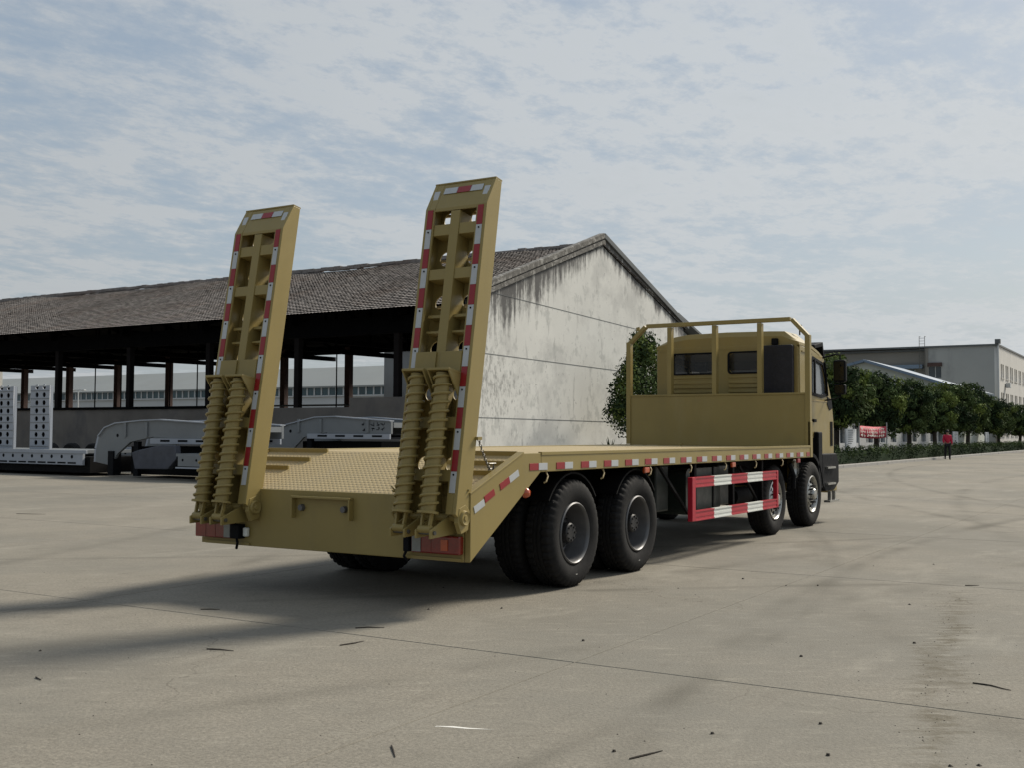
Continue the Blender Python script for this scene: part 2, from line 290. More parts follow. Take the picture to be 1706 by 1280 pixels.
# ---------------------------------------------------------------- geometry helpers
class MB:
    def __init__(s): s.v = []; s.f = []
    def add(s, vs, fs):
        o = len(s.v); s.v += [tuple(v) for v in vs]; s.f += [tuple(i + o for i in f) for f in fs]; return s
    def box(s, x0, x1, y0, y1, z0, z1):
        return s.add([(x0, y0, z0), (x1, y0, z0), (x1, y1, z0), (x0, y1, z0), (x0, y0, z1), (x1, y0, z1), (x1, y1, z1), (x0, y1, z1)],
                     [(0, 3, 2, 1), (4, 5, 6, 7), (0, 1, 5, 4), (1, 2, 6, 5), (2, 3, 7, 6), (3, 0, 4, 7)])
    def bar(s, p, q, a, b=None, up=(0, 0, 1)):
        p = Vector(p); q = Vector(q); b = a if b is None else b; d = (q - p).normalized(); up = Vector(up)
        if abs(d.dot(up)) > .95: up = Vector((1, 0, 0))
        sd_ = d.cross(up).normalized(); u = sd_.cross(d)
        c = []
        for e in (p, q):
            for i, j in ((-1, -1), (1, -1), (1, 1), (-1, 1)): c.append(e + sd_ * (i * a / 2) + u * (j * b / 2))
        return s.add(c, [(3, 2, 1, 0), (4, 5, 6, 7), (0, 1, 5, 4), (1, 2, 6, 5), (2, 3, 7, 6), (3, 0, 4, 7)])
    def tube(s, pts, r, n=10, cap=True):
        pts = [Vector(p) for p in pts]; rs = r if isinstance(r, (list, tuple)) else [r] * len(pts)
        rings = []; pu = None
        for i, p in enumerate(pts):
            d = (pts[min(i + 1, len(pts) - 1)] - pts[max(i - 1, 0)]).normalized()
            if pu is None: pu = Vector((0, 0, 1)) if abs(d.z) < .9 else Vector((1, 0, 0))
            sd_ = d.cross(pu).normalized(); u = sd_.cross(d); pu = u
            rings.append([p + (sd_ * math.cos(2 * math.pi * k / n) + u * math.sin(2 * math.pi * k / n)) * rs[i] for k in range(n)])
        vs = [v for rg in rings for v in rg]; fs = []
        for i in range(len(rings) - 1):
            for k in range(n): fs.append((i * n + k, i * n + (k + 1) % n, (i + 1) * n + (k + 1) % n, (i + 1) * n + k))
        if cap: fs += [tuple(range(n))[::-1], tuple((len(rings) - 1) * n + k for k in range(n))]
        return s.add(vs, fs)
    def prism(s, poly, a, b, axis='y'):
        n = len(poly)
        def P(u, v, w_): return {'y': (u, w_, v), 'x': (w_, u, v), 'z': (u, v, w_)}[axis]
        vs = [P(u, v, a) for u, v in poly] + [P(u, v, b) for u, v in poly]
        return s.add(vs, [tuple(range(n)), tuple(range(2 * n - 1, n - 1, -1))] + [(i, i + n, (i + 1) % n + n, (i + 1) % n) for i in range(n)])
    def lathe(s, prof, c, axis='y', n=48, rmod=None):    # prof: (radius, offset along axis)
        vs = []
        for k in range(n):
            t = 2 * math.pi * k / n
            for i, (r, o) in enumerate(prof):
                if rmod: r = r + rmod(k, i)
                a, b = r * math.cos(t), r * math.sin(t)
                vs.append({'y': (c[0] + a, c[1] + o, c[2] + b), 'x': (c[0] + o, c[1] + a, c[2] + b), 'z': (c[0] + a, c[1] + b, c[2] + o)}[axis])
        m = len(prof); fs = []
        for k in range(n):
            for i in range(m - 1): fs.append((k * m + i, k * m + i + 1, ((k + 1) % n) * m + i + 1, ((k + 1) % n) * m + i))
        return s.add(vs, fs)
    def build(s, name, m, parent=None, smooth=0, bevel=0.0, mt=None, recalc=True):
        me = bpy.data.meshes.new(name); vs = s.v
        if mt is not None: vs = [tuple(mt @ Vector(v)) for v in vs]
        me.from_pydata(vs, [], s.f); me.materials.append(m)
        if recalc:
            import bmesh
            bm = bmesh.new(); bm.from_mesh(me); bmesh.ops.recalc_face_normals(bm, faces=bm.faces); bm.to_mesh(me); bm.free()
        if smooth:
            for p in me.polygons: p.use_smooth = True
            me.set_sharp_from_angle(angle=R_(smooth))
        o = bpy.data.objects.new(name, me); COL.objects.link(o)
        if bevel:
            b = o.modifiers.new('bevel', 'BEVEL'); b.width = bevel; b.segments = 2; b.limit_method = 'ANGLE'; b.angle_limit = R_(40)
            b.harden_normals = False
        if parent: o.parent = parent
        return o
def empty(name, loc=(0, 0, 0), rz=0, parent=None):
    o = bpy.data.objects.new(name, None); COL.objects.link(o); o.location = loc; o.rotation_euler = (0, 0, rz); o.empty_display_size = .3
    if parent: o.parent = parent
    return o
def tag(o, label=None, cat=None, group=None, kind=None):
    if label: o['label'] = label
    if cat: o['category'] = cat
    if group: o['group'] = group
    if kind: o['kind'] = kind
    return o
def inst(o, parent=None, mt=None):
    c = o.copy(); COL.objects.link(c)
    if parent is not None: c.parent = parent
    if mt is not None: c.matrix_local = mt
    return c
def plate(name, outer, holes, thick, m, parent=None, mt=None, bevel=0.0, res=24):
    """flat plate with real holes. outer: [(u,v)]; holes: ('c',u,v,r) or polygons; lies in local XY, thickness centred on z"""
    cu = bpy.data.curves.new(name, 'CURVE'); cu.dimensions = '2D'; cu.fill_mode = 'BOTH'; cu.extrude = thick / 2; cu.bevel_depth = bevel; cu.bevel_resolution = 0
    def poly(pts):
        sp = cu.splines.new('POLY'); sp.points.add(len(pts) - 1)
        for p, q in zip(sp.points, pts): p.co = (q[0], q[1], 0, 1)
        sp.use_cyclic_u = True
    poly(outer)
    for h in holes:
        if h[0] == 'c': poly([(h[1] + h[3] * math.cos(2 * math.pi * k / res), h[2] + h[3] * math.sin(2 * math.pi * k / res)) for k in range(res)])
        else: poly(h)
    t = bpy.data.objects.new('tmp', cu); COL.objects.link(t)
    dg = bpy.context.evaluated_depsgraph_get(); me = bpy.data.meshes.new_from_object(t.evaluated_get(dg)); bpy.data.objects.remove(t)
    me.name = name; me.materials.clear(); me.materials.append(m)
    o = bpy.data.objects.new(name, me); COL.objects.link(o)
    if mt is not None: me.transform(mt)
    if parent: o.parent = parent
    return o
def frame_mt(o, u, v):     # maps local (x,y,z) -> o + x*u + y*v + z*(u×v)
    u = Vector(u).normalized(); v = Vector(v).normalized(); n_ = u.cross(v)
    m = Matrix.Identity(4)
    for i in range(3): m[i][0] = u[i]; m[i][1] = v[i]; m[i][2] = n_[i]; m[i][3] = o[i]
    return m
def rrect(u0, u1, v0, v1, r, n=5):
    p = []
    for cx_, cy_, a0 in ((u1 - r, v1 - r, 0), (u0 + r, v1 - r, 90), (u0 + r, v0 + r, 180), (u1 - r, v0 + r, 270)):
        for k in range(n + 1):
            a = R_(a0 + 90 * k / n); p.append((cx_ + r * math.cos(a), cy_ + r * math.sin(a)))
    return p

# ================================================================ GROUND
gnd = MB().add([(-400, -900, -.05), (1600, -900, -.05), (1600, 1300, -.05), (-400, 1300, -.05)], [(0, 1, 2, 3)]).build('ground', conc); tag(gnd, kind='structure')
pav = MB().box(-21.2, 94, -38, 40, -.045, -.010).build('pavement', filler); tag(pav, kind='structure')
SX, SY, GAP = 5.0, 4.6, .0045
xs = [-1.16 + SX * k for k in range(-4, 19)]; ys = [-1.54 + SY * k for k in range(-7, 8)]
me_s = None
for ix in range(len(xs) - 1):
    for iy in range(len(ys) - 1):
        if me_s is None:
            hx, hy = SX / 2 - GAP, SY / 2 - GAP; m_ = MB(); c_ = .004
            m_.add([(-hx, -hy, -.009), (hx, -hy, -.009), (hx, hy, -.009), (-hx, hy, -.009), (-hx, -hy, -.004), (hx, -hy, -.004), (hx, hy, -.004), (-hx, hy, -.004),
                    (-hx + c_, -hy + c_, 0), (hx - c_, -hy + c_, 0), (hx - c_, hy - c_, 0), (-hx + c_, hy - c_, 0)],
                   [(0, 1, 5, 4), (1, 2, 6, 5), (2, 3, 7, 6), (3, 0, 4, 7), (4, 5, 9, 8), (5, 6, 10, 9), (6, 7, 11, 10), (7, 4, 8, 11), (8, 9, 10, 11)])
            s0 = m_.build('concrete_slab', conc, pav, recalc=False); me_s = s0; o = s0
        else: o = inst(me_s, pav)
        o.location = ((xs[ix] + xs[ix + 1]) / 2, (ys[iy] + ys[iy + 1]) / 2, random.uniform(-.0006, .0006))

# ================================================================ TRUCK
T = empty('flatbed_truck'); tag(T, 'khaki four-axle flatbed truck seen from behind with two loading ramps raised', 'truck')
W = 2.95
# deck
MB().box(.82, 9.06, .055, W - .055, 1.19, 1.225).build('deck_plate', khaki_d, T)
a_ = math.atan2(1.225 - .915, .82)
sl = MB(); sl.add([(0.0, .03, .905), (0.0, W - .03, .905), (.82, W - .03, 1.225), (.82, .03, 1.225), (0.0, .03, .88), (0, W - .03, .88), (.82, W - .03, 1.19), (.82, .03, 1.19)],
    [(0, 3, 2, 1), (4, 5, 6, 7), (0, 1, 5, 4), (3, 7, 6, 2), (0, 4, 7, 3), (1, 2, 6, 5)]); sl.build('rear_slope_plate', khaki_d, T)
for xb, yl in ((.80, 2.15), (.60, 2.19), (.41, 2.28)):
    z = .905 + .39 * xb
    for (y0, y1) in ((.06, .82), (yl, W - .06)):
        MB().box(xb - .012, xb + .012, y0, y1, z - .01, z + .035).build('grip_bar', khaki, T, bevel=.003)
for sgn, y0, y1 in ((1, 0.0, .055), (-1, W - .055, W)):
    MB().box(1.10, 9.12, y0, y1, 1.07, 1.235).build('side_rail', khaki, T, bevel=.006)
    poly = [(0, .395), (0, .925), (.80, 1.235), (1.098, 1.235), (1.098, 1.075)]
    MB().prism(poly, y0 + .004 * (sgn < 0), y1 - .004 * (sgn > 0)).build('rear_gusset', khaki, T, bevel=.004)
    MB().bar((-.01, (y0 + y1) / 2, .932), (.80, (y0 + y1) / 2, 1.242), .07, .014).build('gusset_edge_trim', khaki, T, bevel=.003)
# weld step line of the rail cap
MB().box(1.10, 9.12, -.006, .03, 1.215, 1.245).build('rail_cap', khaki, T, bevel=.003)
MB().box(-.012, .03, .058, W - .058, .395, .905).build('rear_panel', khaki, T, bevel=.006)
MB().box(-.03, -.013, .07, .62, .40, .425).add([], []).box(-.03, -.013, W - .62, W - .07, .40, .425).build('lamp_shelf', khaki, T)
# underside cross members & chassis
for k in range(18):
    x = 1.25 + k * .45
    MB().box(x - .03, x + .03, .06, W - .06, 1.09, 1.188).build('cross_member', dark, T)
for y in (1.05, 1.85):
    MB().box(.75, 11.0, y - .04, y + .04, .78, 1.08).build('chassis_rail', dark, T)
MB().prism([(.03, .40), (.03, .86), (.95, 1.16), (1.15, 1.08), (.5, .70), (.2, .40)], .3, .33).prism([(.03, .40), (.03, .86), (.95, 1.16), (1.15, 1.08), (.5, .70), (.2, .40)], 2.6, 2.63).build('rear_bracket', dark, T)
MB().tube([(2.0, 1.45, .62), (7.5, 1.45, .80)], .06, 12).build('drive_shaft', dark, T, smooth=40)
# license plate housing
h = MB(); h.box(-.07, -.013, 1.16, 1.81, .842, .860); h.build('plate_hood', khaki, T, bevel=.003)
MB().box(-.07, -.013, 1.795, 1.81, .67, .841).build('plate_hood_side', khaki, T, bevel=.002)
MB().box(-.07, -.013, 1.16, 1.175, .67, .841).build('plate_hood_side', khaki, T, bevel=.002)
for y in (1.72, 1.25): MB().lathe([(0, -.035), (.026, -.035), (.03, 0)], (-.014, y, .76), 'x', 14).build('plate_bolt', rim_m, T, smooth=40)  # round bolts under the hood, not lamps
# tail lamps
def tail_lamp(y0, y1, inner_low):
    b = MB().box(-.075, -.014, y0, y1, .455, .60).build('tail_lamp', lens_r, T, bevel=.012)
    L_ = y1 - y0
    if inner_low:   # right lamp: clear section towards the centre (high y)
        MB().box(-.082, -.0765, y1 - .10, y1 - .015, .465, .59).build('clear_section', lens_c, b)
        MB().box(-.082, -.0765, y0 + .11, y0 + .175, .485, .57).build('indicator_section', lens_o, b)
        MB().box(-.078, -.0755, y0 + .27, y0 + .274, .47, .585).build('lens_rib', lens_r, b)
        MB().box(-.10, -.014, y1 + .004, y1 + .06, .46, .585).build('wiring_box', blackp, b, bevel=.008)
        MB().tube([(-.06, y1 + .05, .47), (-.07, y1 + .07, .42), (-.05, y1 + .05, .38)], .012, 8).build('cable', blackp, b, smooth=40)
    else:
        MB().box(-.082, -.0765, y0 + .015, y0 + .09, .465, .59).build('clear_section', lens_c, b)
        for k in range(2): MB().box(-.078, -.0755, y0 + .20 + k * .12, y0 + .204 + k * .12, .465, .59).build('lens_rib', lens_r, b)
        MB().box(-.10, -.014, y0 - .11, y0 - .004, .46, .585).build('wiring_box', blackp, b, bevel=.008)
        MB().box(-.06, -.02, y0 - .17, y0 - .12, .48, .56).build('white_lamp', wht_p, b, bevel=.01)
        MB().tube([(-.06, y0 - .05, .47), (-.07, y0 - .07, .42), (-.05, y0 - .04, .37)], .012, 8).build('cable', blackp, b, smooth=40)
tail_lamp(.05, .52, True); tail_lamp(2.50, 2.96, False)
# side reflectors
rr = wr = None
for k in range(18):
    x = .90 + k * .468
    if rr is None:
        rr = MB().box(0, .15, -.0045, -.0003, -.03, .03).build('red_reflector', red_r, T, bevel=.001)
        wr = MB().box(0, .15, -.0045, -.0003, -.03, .03).build('white_reflector', wht_r, T, bevel=.001); a, b = rr, wr
    else: a, b = inst(rr, T), (inst(wr, T) if k < 17 else None)
    if x > 1.1 or True:
        a.location = (x + .0, 0, 1.118)
        if b: b.location = (x + .155, 0, 1.118)
# slanted reflectors on the gusset
sa = math.atan2(.31, .80)
def slant(m, x0, z0, name):
    o = MB().box(0, .155, -.0045, -.0003, -.028, .028).build(name, m, T, bevel=.001); o.location = (x0, 0, z0); o.rotation_euler = (0, -sa, 0)
slant(wht_r, .05, .80, 'white_reflector'); slant(red_r, .20, .875, 'red_reflector'); slant(red_r, .43, .965, 'red_reflector'); slant(wht_r, .575, 1.02, 'white_reflector')
mk = MB().lathe([(0, -.045), (.03, -.04), (.042, -.02), (.045, 0)], (.86, .02, .90), 'y', 18).build('side_marker_lamp', lens_o, T, smooth=50)
for x, m_ in ((3.30, lens_o), (5.85, lens_o), (8.5, red_r)):
    MB().box(x - .06, x + .06, -.002, .03, 1.0, 1.06).build('side_marker_lamp', m_, T, bevel=.01)
for k in range(7):
    x = 1.22 + k * 1.09
    MB().tube([(x, .02, 1.07), (x - .01, -.005, 1.03), (x - .05, -.01, .985), (x - .055, .01, .975)], .008, 6).build('rope_hook', khaki_d, T, smooth=40)

# wheels
def tyre_mesh(name, w_, parent, c, outer=-1):
    r = .492; ri = .285; y0, y1 = 0.0, w_
    prof = [(ri, y0 + .035), (ri + .012, y0 + .008), (ri + .05, y0 - .006), (.39, y0 - .014), (.44, y0 - .006), (.468, y0 + .006), (r - .006, y0 + .022), (r, y0 + .03), (r, y0 + .085), (r - .014, y0 + .09), (r - .014, y0 + .10), (r, y0 + .105),
            (r, (y0 + y1) / 2 - .008), (r - .014, (y0 + y1) / 2 - .006), (r - .014, (y0 + y1) / 2 + .006), (r, (y0 + y1) / 2 + .008),
            (r, y1 - .105), (r - .014, y1 - .10), (r - .014, y1 - .09), (r, y1 - .085), (r, y1 - .03), (r - .006, y1 - .022), (.468, y1 - .006), (.44, y1 + .006), (.39, y1 + .014), (ri + .05, y1 + .006), (ri, y1 - .035)]
    def rmod(k, i):
        if (k % 3) == 0 and (i in (6, 7, 8, 5) or i in (19, 20, 21, 22)): return -.016
        if (k % 3) == 1 and i in (11, 12, 15, 16): return -.008
        return 0
    return MB().lathe(prof, c, 'y', 126, rmod).build(name, tyre_m, parent, smooth=35)
def rear_wheel(x, y, side=1):
    # side=1: outer face looks to -y; built at origin then moved
    root = empty('wheel', (x, y, .492), parent=T)
    if side < 0: root.rotation_euler = (0, 0, math.pi)
    tyre_mesh('tyre', .27, root, (0, 0, 0)); tyre_mesh('tyre', .27, root, (0, .33, 0))
    MB().lathe([(.288, .03), (.283, .004), (.272, -.004), (.262, .004), (.255, .03), (.252, .10), (.235, .145), (.225, .20), (.16, .235), (.15, .215), (.05, .215)], (0, 0, 0), 'y', 64).build('rim', rim_m, root, smooth=40)
    MB().lathe([(.15, .21), (.15, .15), (.13, .14), (.095, .13), (.092, .055), (.08, .045), (0, .045)], (0, 0, 0), 'y', 32).build('hub', rim_d, root, smooth=35)
    n = MB()
    for k in range(10):
        a = 2 * math.pi * k / 10; n.lathe([(0, .165), (.014, .165), (.016, .21)], (.185 * math.cos(a), 0, .185 * math.sin(a)), 'y', 6)
    tag(n.build('wheel_nuts', rim_d, root), kind='stuff')
    n = MB()
    for k in range(8):
        a = 2 * math.pi * k / 8; n.lathe([(0, .033), (.010, .033), (.011, .047)], (.066 * math.cos(a), 0, .066 * math.sin(a)), 'y', 6)
    tag(n.build('hub_bolts', rim_d, root), kind='stuff')
    MB().box(-.015, .015, -.012, -.008, -.385, -.372).build('tyre_sticker', pale_m, root)
    return root
def front_wheel(x, y, side=1):
    root = empty('wheel', (x, y, .492), parent=T)
    if side < 0: root.rotation_euler = (0, 0, math.pi)
    tyre_mesh('tyre', .27, root, (0, 0, 0))
    d = MB().lathe([(.288, .03), (.283, .004), (.272, -.004), (.262, .004), (.255, .03), (.24, .07), (.215, .075), (.20, .045), (.12, .01), (.09, .01), (.085, -.03), (.07, -.045), (0, -.05)], (0, 0, 0), 'y', 64).build('rim', alu, root, smooth=40)
    n = MB()
    for k in range(10):
        a = 2 * math.pi * (k + .5) / 10; n.lathe([(0, .030), (.026, .031), (.028, .06)], (.178 * math.cos(a), -.004, .178 * math.sin(a)), 'y', 14)
    tag(n.build('rim_holes', blackp, root, smooth=40), kind='stuff')
    n = MB()
    for k in range(10):
        a = 2 * math.pi * k / 10; n.lathe([(0, -.035), (.015, -.035), (.017, .02)], (.128 * math.cos(a), 0, .128 * math.sin(a)), 'y', 6)
    tag(n.build('wheel_nuts', rim_d, root), kind='stuff')
    return root
for x in (1.80, 3.155): rear_wheel(x, .035); rear_wheel(x, W - .25, -1)
for x in (8.02, 9.80): front_wheel(x, .19); front_wheel(x, W - .19, -1)
for x in (1.80, 3.155):
    MB().tube([(x, .3, .492), (x, W - .3, .492)], .085, 16).lathe([(0, -.26), (.16, -.24), (.25, -.1), (.26, .1), (.16, .24), (0, .26)], (x, W / 2, .5), 'y', 20).build('drive_axle', dark, T, smooth=40)
for x in (8.02, 9.80): MB().bar((x, .4, .45), (x, W - .4, .45), .12, .12).build('front_axle', dark, T)
for y in (.95, 1.95):
    MB().prism([(1.2, .80), (2.48, .70), (3.8, .80), (3.8, .74), (2.48, .55), (1.2, .74)], y - .05, y + .05).build('leaf_spring', dark, T)
# underbody tanks behind the side guard
MB().box(4.3, 4.65, .35, .85, .52, 1.05).build('battery_box', green_t, T, bevel=.02)
b_ = MB().prism(rrect(4.85, 5.95, .46, 1.0, .09), .22, .78).build('fuel_tank', green_t, T, smooth=30)
for x in (5.1, 5.7): MB().prism(rrect(x - .02, x + .02, .45, 1.01, .015), .21, .79).build('tank_strap', blackp, b_)
MB().box(6.15, 6.55, .32, .8, .5, 1.02).build('tool_box', green_t, T, bevel=.02)
MB().tube([(6.75, .45, .85), (7.35, .45, .85)], .13, 20).build('air_tank', dark, T, smooth=40)
MB().tube([(6.75, .40, .58), (7.35, .40, .58)], .12, 20).build('air_tank', dark, T, smooth=40)
MB().tube([(8.75, .22, .98), (8.82, .18, .80), (8.85, .2, .62)], .035, 10).build('cable', blackp, T, smooth=40)
MB().lathe([(.13, 0), (.14, .03), (.10, .06), (.03, .05), (0, .05)], (8.92, .17, .90), 'y', 24).build('air_filter', alu, T, smooth=40)
MB().bar((3.85, .12, 1.06), (4.62, .10, .50), .03).build('guard_brace', dark, T)
MB().bar((6.45, .16, 1.0), (7.15, .16, .52), .03).build('guard_brace', dark, T)
for x in (4.85, 6.1, 7.2): MB().box(x - .03, x + .03, .10, .16, .48, 1.07).build('guard_hanger', dark, T)
# mudguards over the rear wheels & between
for x in (1.80, 3.155):
    pr = [(.56 * math.cos(R_(a)), .56 * math.sin(R_(a))) for a in range(35, 146, 10)]
    poly = [(x + u, .492 + v) for u, v in pr] + [(x + u * .97, .492 + v * .97) for u, v in pr[::-1]]
    MB().prism(poly, .06, .66).build('mudguard', dark, T)
# side under-run guard
GX0, GX1, GZ0, GZ1, GH = 4.44, 7.47, .425, .918, .115
G = MB().box(GX0, GX0 + .10, -.03, .03, GZ0, GZ1).build('side_guard', red_p, T, bevel=.006)
MB().box(GX1 - .06, GX1, -.03, .03, GZ0, GZ1).build('guard_post', red_p, G, bevel=.006)
n_seg = 5; seg = (GX1 - GX0 - .16) / n_seg
for z in (GZ0, GZ1 - GH):
    for k in range(n_seg):
        x = GX0 + .10 + k * seg
        m_ = red_p if k % 2 == 0 else wht_p
        o = MB(); o.box(x, x + seg, -.022, .02, z, z + GH); o.box(x, x + seg, -.030, -.0225, z, z + .014); o.box(x, x + seg, -.030, -.0225, z + GH - .014, z + GH); o.box(x, x + seg, -.0265, -.0225, z + .045, z + .07)
        o.build('red_segment' if k % 2 == 0 else 'white_segment', m_, G)
# headboard
HX = 9.06
MB().box(HX, HX + .05, .05, W - .02, 1.226, 2.0).build('headboard_panel', khaki, T, bevel=.004)
Ht, Hb, ch = 3.15, 2.90, .28
def post(y, z1, wd=.075, z0=1.24): return MB().bar((HX + .03, y, z0), (HX + .03, y, z1), wd, .10, up=(1, 0, 0))
post(W + .005, Hb, .075).build('headboard_post', khaki, T, bevel=.006); post(.035, Hb, .075).build('headboard_post', khaki, T, bevel=.006)
MB().box(HX - .02, HX + .09, -.008, .03, 1.07, 1.6).build('headboard_bracket', khaki, T, bevel=.004)
for y in (2.25, 1.50, .775): MB().box(HX, HX + .11, y - .035, y + .035, 2.0, Ht - .04).build('headboard_bar', khaki, T, bevel=.006)
hb = MB(); hb.bar((HX + .05, W + .005, Hb - .02), (HX + .05, W - ch, Ht - .005), .095, .06); hb.bar((HX + .05, .035, Hb - .02), (HX + .05, ch, Ht - .005), .095, .06); hb.bar((HX + .05, W - ch - .02, Ht), (HX + .05, ch + .02, Ht), .10, .06)
hb.build('headboard_top_rail', khaki, T, bevel=.006)
MB().box(HX - .01, HX + .10, .05, W - .02, 2.0, 2.03).build('panel_top_lip', khaki, T, bevel=.003)
MB().box(HX + .02, HX + .06, W - .17, W - .12, Ht - .07, Ht - .01).build('lashing_lug', khaki, T)
# small clip on deck by headboard
MB().box(HX - .35, HX - .30, 1.9, 1.95, 1.226, 1.262).build('deck_ring', khaki, T, bevel=.004)

# cab ---------------------------------------------------------------
CY0, CY1 = .30, 2.62; CX0, CX1 = 9.47, 11.3
cab = empty('cab', (0, 0, 0), parent=T)
# rear wall with real openings (u: from left y high to low -> use y directly), local x=y-axis, y=z
mtR = frame_mt((CX0, 0, 0), (0, 1, 0), (0, 0, 1))
plate('cab_rear_wall', rrect(CY0, CY1, 1.15, 2.80, .07), [rrect(1.60, 2.35, 2.385, 2.70, .03), rrect(.86, 1.40, 2.385, 2.70, .07)], .04, khaki, cab, mtR, .004)
for (y0, y1) in ((1.58, 2.37), (.84, 1.42)):
    plate('window_seal', rrect(y0, y1, 2.365, 2.72, .06), [rrect(y0 + .03, y1 - .03, 2.39, 2.695, .045)], .02, blackp, cab, frame_mt((CX0 - .025, 0, 0), (0, 1, 0), (0, 0, 1)))
    MB().box(CX0 - .004, CX0 + .004, y0 + .02, y1 - .02, 2.37, 2.71).build('rear_window', glass, cab)
for i, z in enumerate((2.08, 2.155, 2.235)):
    for (y0, y1) in ((1.60, 2.36), (.86, 1.40)):
        MB().prism([(CX0 - .02, z - .028), (CX0 - .045, z - .018), (CX0 - .045, z + .012), (CX0 - .02, z + .028)], y0, y1).build('pressed_rib', khaki, cab, bevel=.004)
for (y0, y1) in ((1.60, 2.36), (.86, 1.40)):
    MB().prism([(CX0 - .02, 2.30), (CX0 - .035, 2.305), (CX0 - .035, 2.33), (CX0 - .02, 2.34)], y0, y1).build('pressed_rib', khaki, cab, bevel=.004)
MB().box(CX0 - .03, CX0 - .021, CY0 + .05, CY1 - .05, 2.755, 2.775).build('gutter_rib', khaki, cab)
side = [(CX0 + .02, 1.15), (CX0 + .02, 2.78), (10.15, 2.74), (10.75, 2.64), (11.02, 2.20), (11.20, 1.95), (11.30, 1.62), (11.30, 1.08), (10.22, 1.08), (10.18, 1.40), (10.0, 1.55), (9.75, 1.55), (9.6, 1.45)]
win = [(10.02, 2.05), (10.02, 2.56), (10.12, 2.63), (10.68, 2.56), (10.86, 2.28), (10.93, 2.06), (10.6, 2.02)]
for y in (CY0 - .0, CY1):
    plate('cab_side', side, [win], .04, khaki, cab, frame_mt((0, y, 0), (1, 0, 0), (0, 0, 1)), .006)
    w_in = [(u + (10.45 - u) * .0, v) for u, v in win]
    MB().prism(win, y - .006, y + .006).build('door_window', side_glass, cab)
    sgn = -1 if y < 1 else 1
    plate('window_seal', [(10.45 + (u - 10.45) * 1.06, 2.32 + (v - 2.32) * 1.09) for u, v in win], [[(10.45 + (u - 10.45) * .95, 2.32 + (v - 2.32) * .92) for u, v in win]], .016, blackp, cab, frame_mt((0, y + sgn * .03, 0), (1, 0, 0), (0, 0, 1)))
    MB().box(10.20, 10.26, y + sgn * .03 - .012, y + sgn * .03 + .012, 2.06, 2.62).build('window_divider', blackp, cab)
    ys_ = y + sgn * .032
    MB().box(9.55, 11.15, min(ys_, y), max(ys_, y), 1.935, 1.95).build('body_crease', khaki_d, cab)
    MB().box(9.98, 9.99, min(ys_, y), max(ys_, y), 1.15, 2.7).build('door_gap', blackp, cab)
    MB().box(10.08, 10.22, min(ys_ + sgn * .03, y), max(ys_ + sgn * .03, y), 1.60, 1.65).build('door_handle', blackp, cab, bevel=.006)
    MB().bar((9.55, ys_, 2.70), (10.12, ys_, 2.70), .02, .02).build('gutter', khaki, cab)
for sgn, yb in ((-1, CY0), (1, CY1)):
    y_ = sorted((yb + sgn * .035, yb - sgn * .02))
    MB().prism([(10.93, 2.03), (11.17, 1.98), (11.22, 1.84), (11.05, 1.80), (10.92, 1.90)], *y_).build('corner_deflector', blackp, cab, bevel=.006)
    for k in range(3): MB().box(11.10 + k * .05, 11.125 + k * .05, y_[0], y_[1], 1.22 + k * .0, 1.62).build('side_vent_slot', blackp, cab)
    MB().box(9.60, 9.97, y_[0], y_[1], 1.58, 1.60).build('panel_gap', blackp, cab)
    MB().tube([(10.90, yb + sgn * .04, 2.04), (10.80, yb + sgn * .04, 2.45), (10.74, yb + sgn * .04, 2.60)], .02, 6).build('pillar_seal', blackp, cab, smooth=40)
    MB().box(9.75, 9.80, y_[0], y_[1], 1.72, 1.76).build('fuel_cap', blackp, cab, bevel=.008)
    MB().lathe([(0, -.02), (.03, -.015), (.035, 0)], (10.03, yb + sgn * .02, 2.62), 'y', 10).build('side_marker', lens_o, cab)
# hoses behind the cab and lugs on the headboard
for y in (1.44, 1.50, 1.56): MB().tube([(9.42, y, 1.95), (9.30, y + .02, 1.80), (9.25, y, 1.45), (9.3, y - .03, 1.12)], .014, 8).build('air_hose', blackp, T, smooth=50)
# front: windscreen frame
MB().add([(10.70, CY0 + .02, 2.66), (10.70, CY1 - .02, 2.66), (10.77, CY1 - .02, 2.52), (10.77, CY0 + .02, 2.52)], [(0, 1, 2, 3)]).prism([(10.68, 2.66), (10.75, 2.62), (10.82, 2.50), (10.76, 2.50)], CY0 + .02, CY1 - .02).build('windscreen_header', khaki, cab)
MB().prism([(11.0, 2.0), (11.18, 1.98), (11.28, 1.62), (11.28, 1.08), (11.2, 1.08), (11.2, 1.62)], CY0 + .021, CY1 - .021).build('cab_front', khaki, cab, bevel=.01)
MB().prism([(10.79, 2.52), (11.14, 2.0), (11.12, 2.0), (10.77, 2.52)], CY0 + .03, CY1 - .03).build('windscreen', glass, cab)
MB().box(9.5, 11.2, CY0 + .03, CY1 - .03, 1.12, 1.16).build('cab_floor', cab_in, cab)
for y in (.75, 2.05): MB().box(9.95, 10.4, y - .25, y + .25, 1.16, 1.75).box(9.85, 10.0, y - .25, y + .25, 1.75, 2.42).box(9.86, 9.97, y - .12, y + .12, 2.44, 2.60).build('seat', cab_in, cab, bevel=.04)
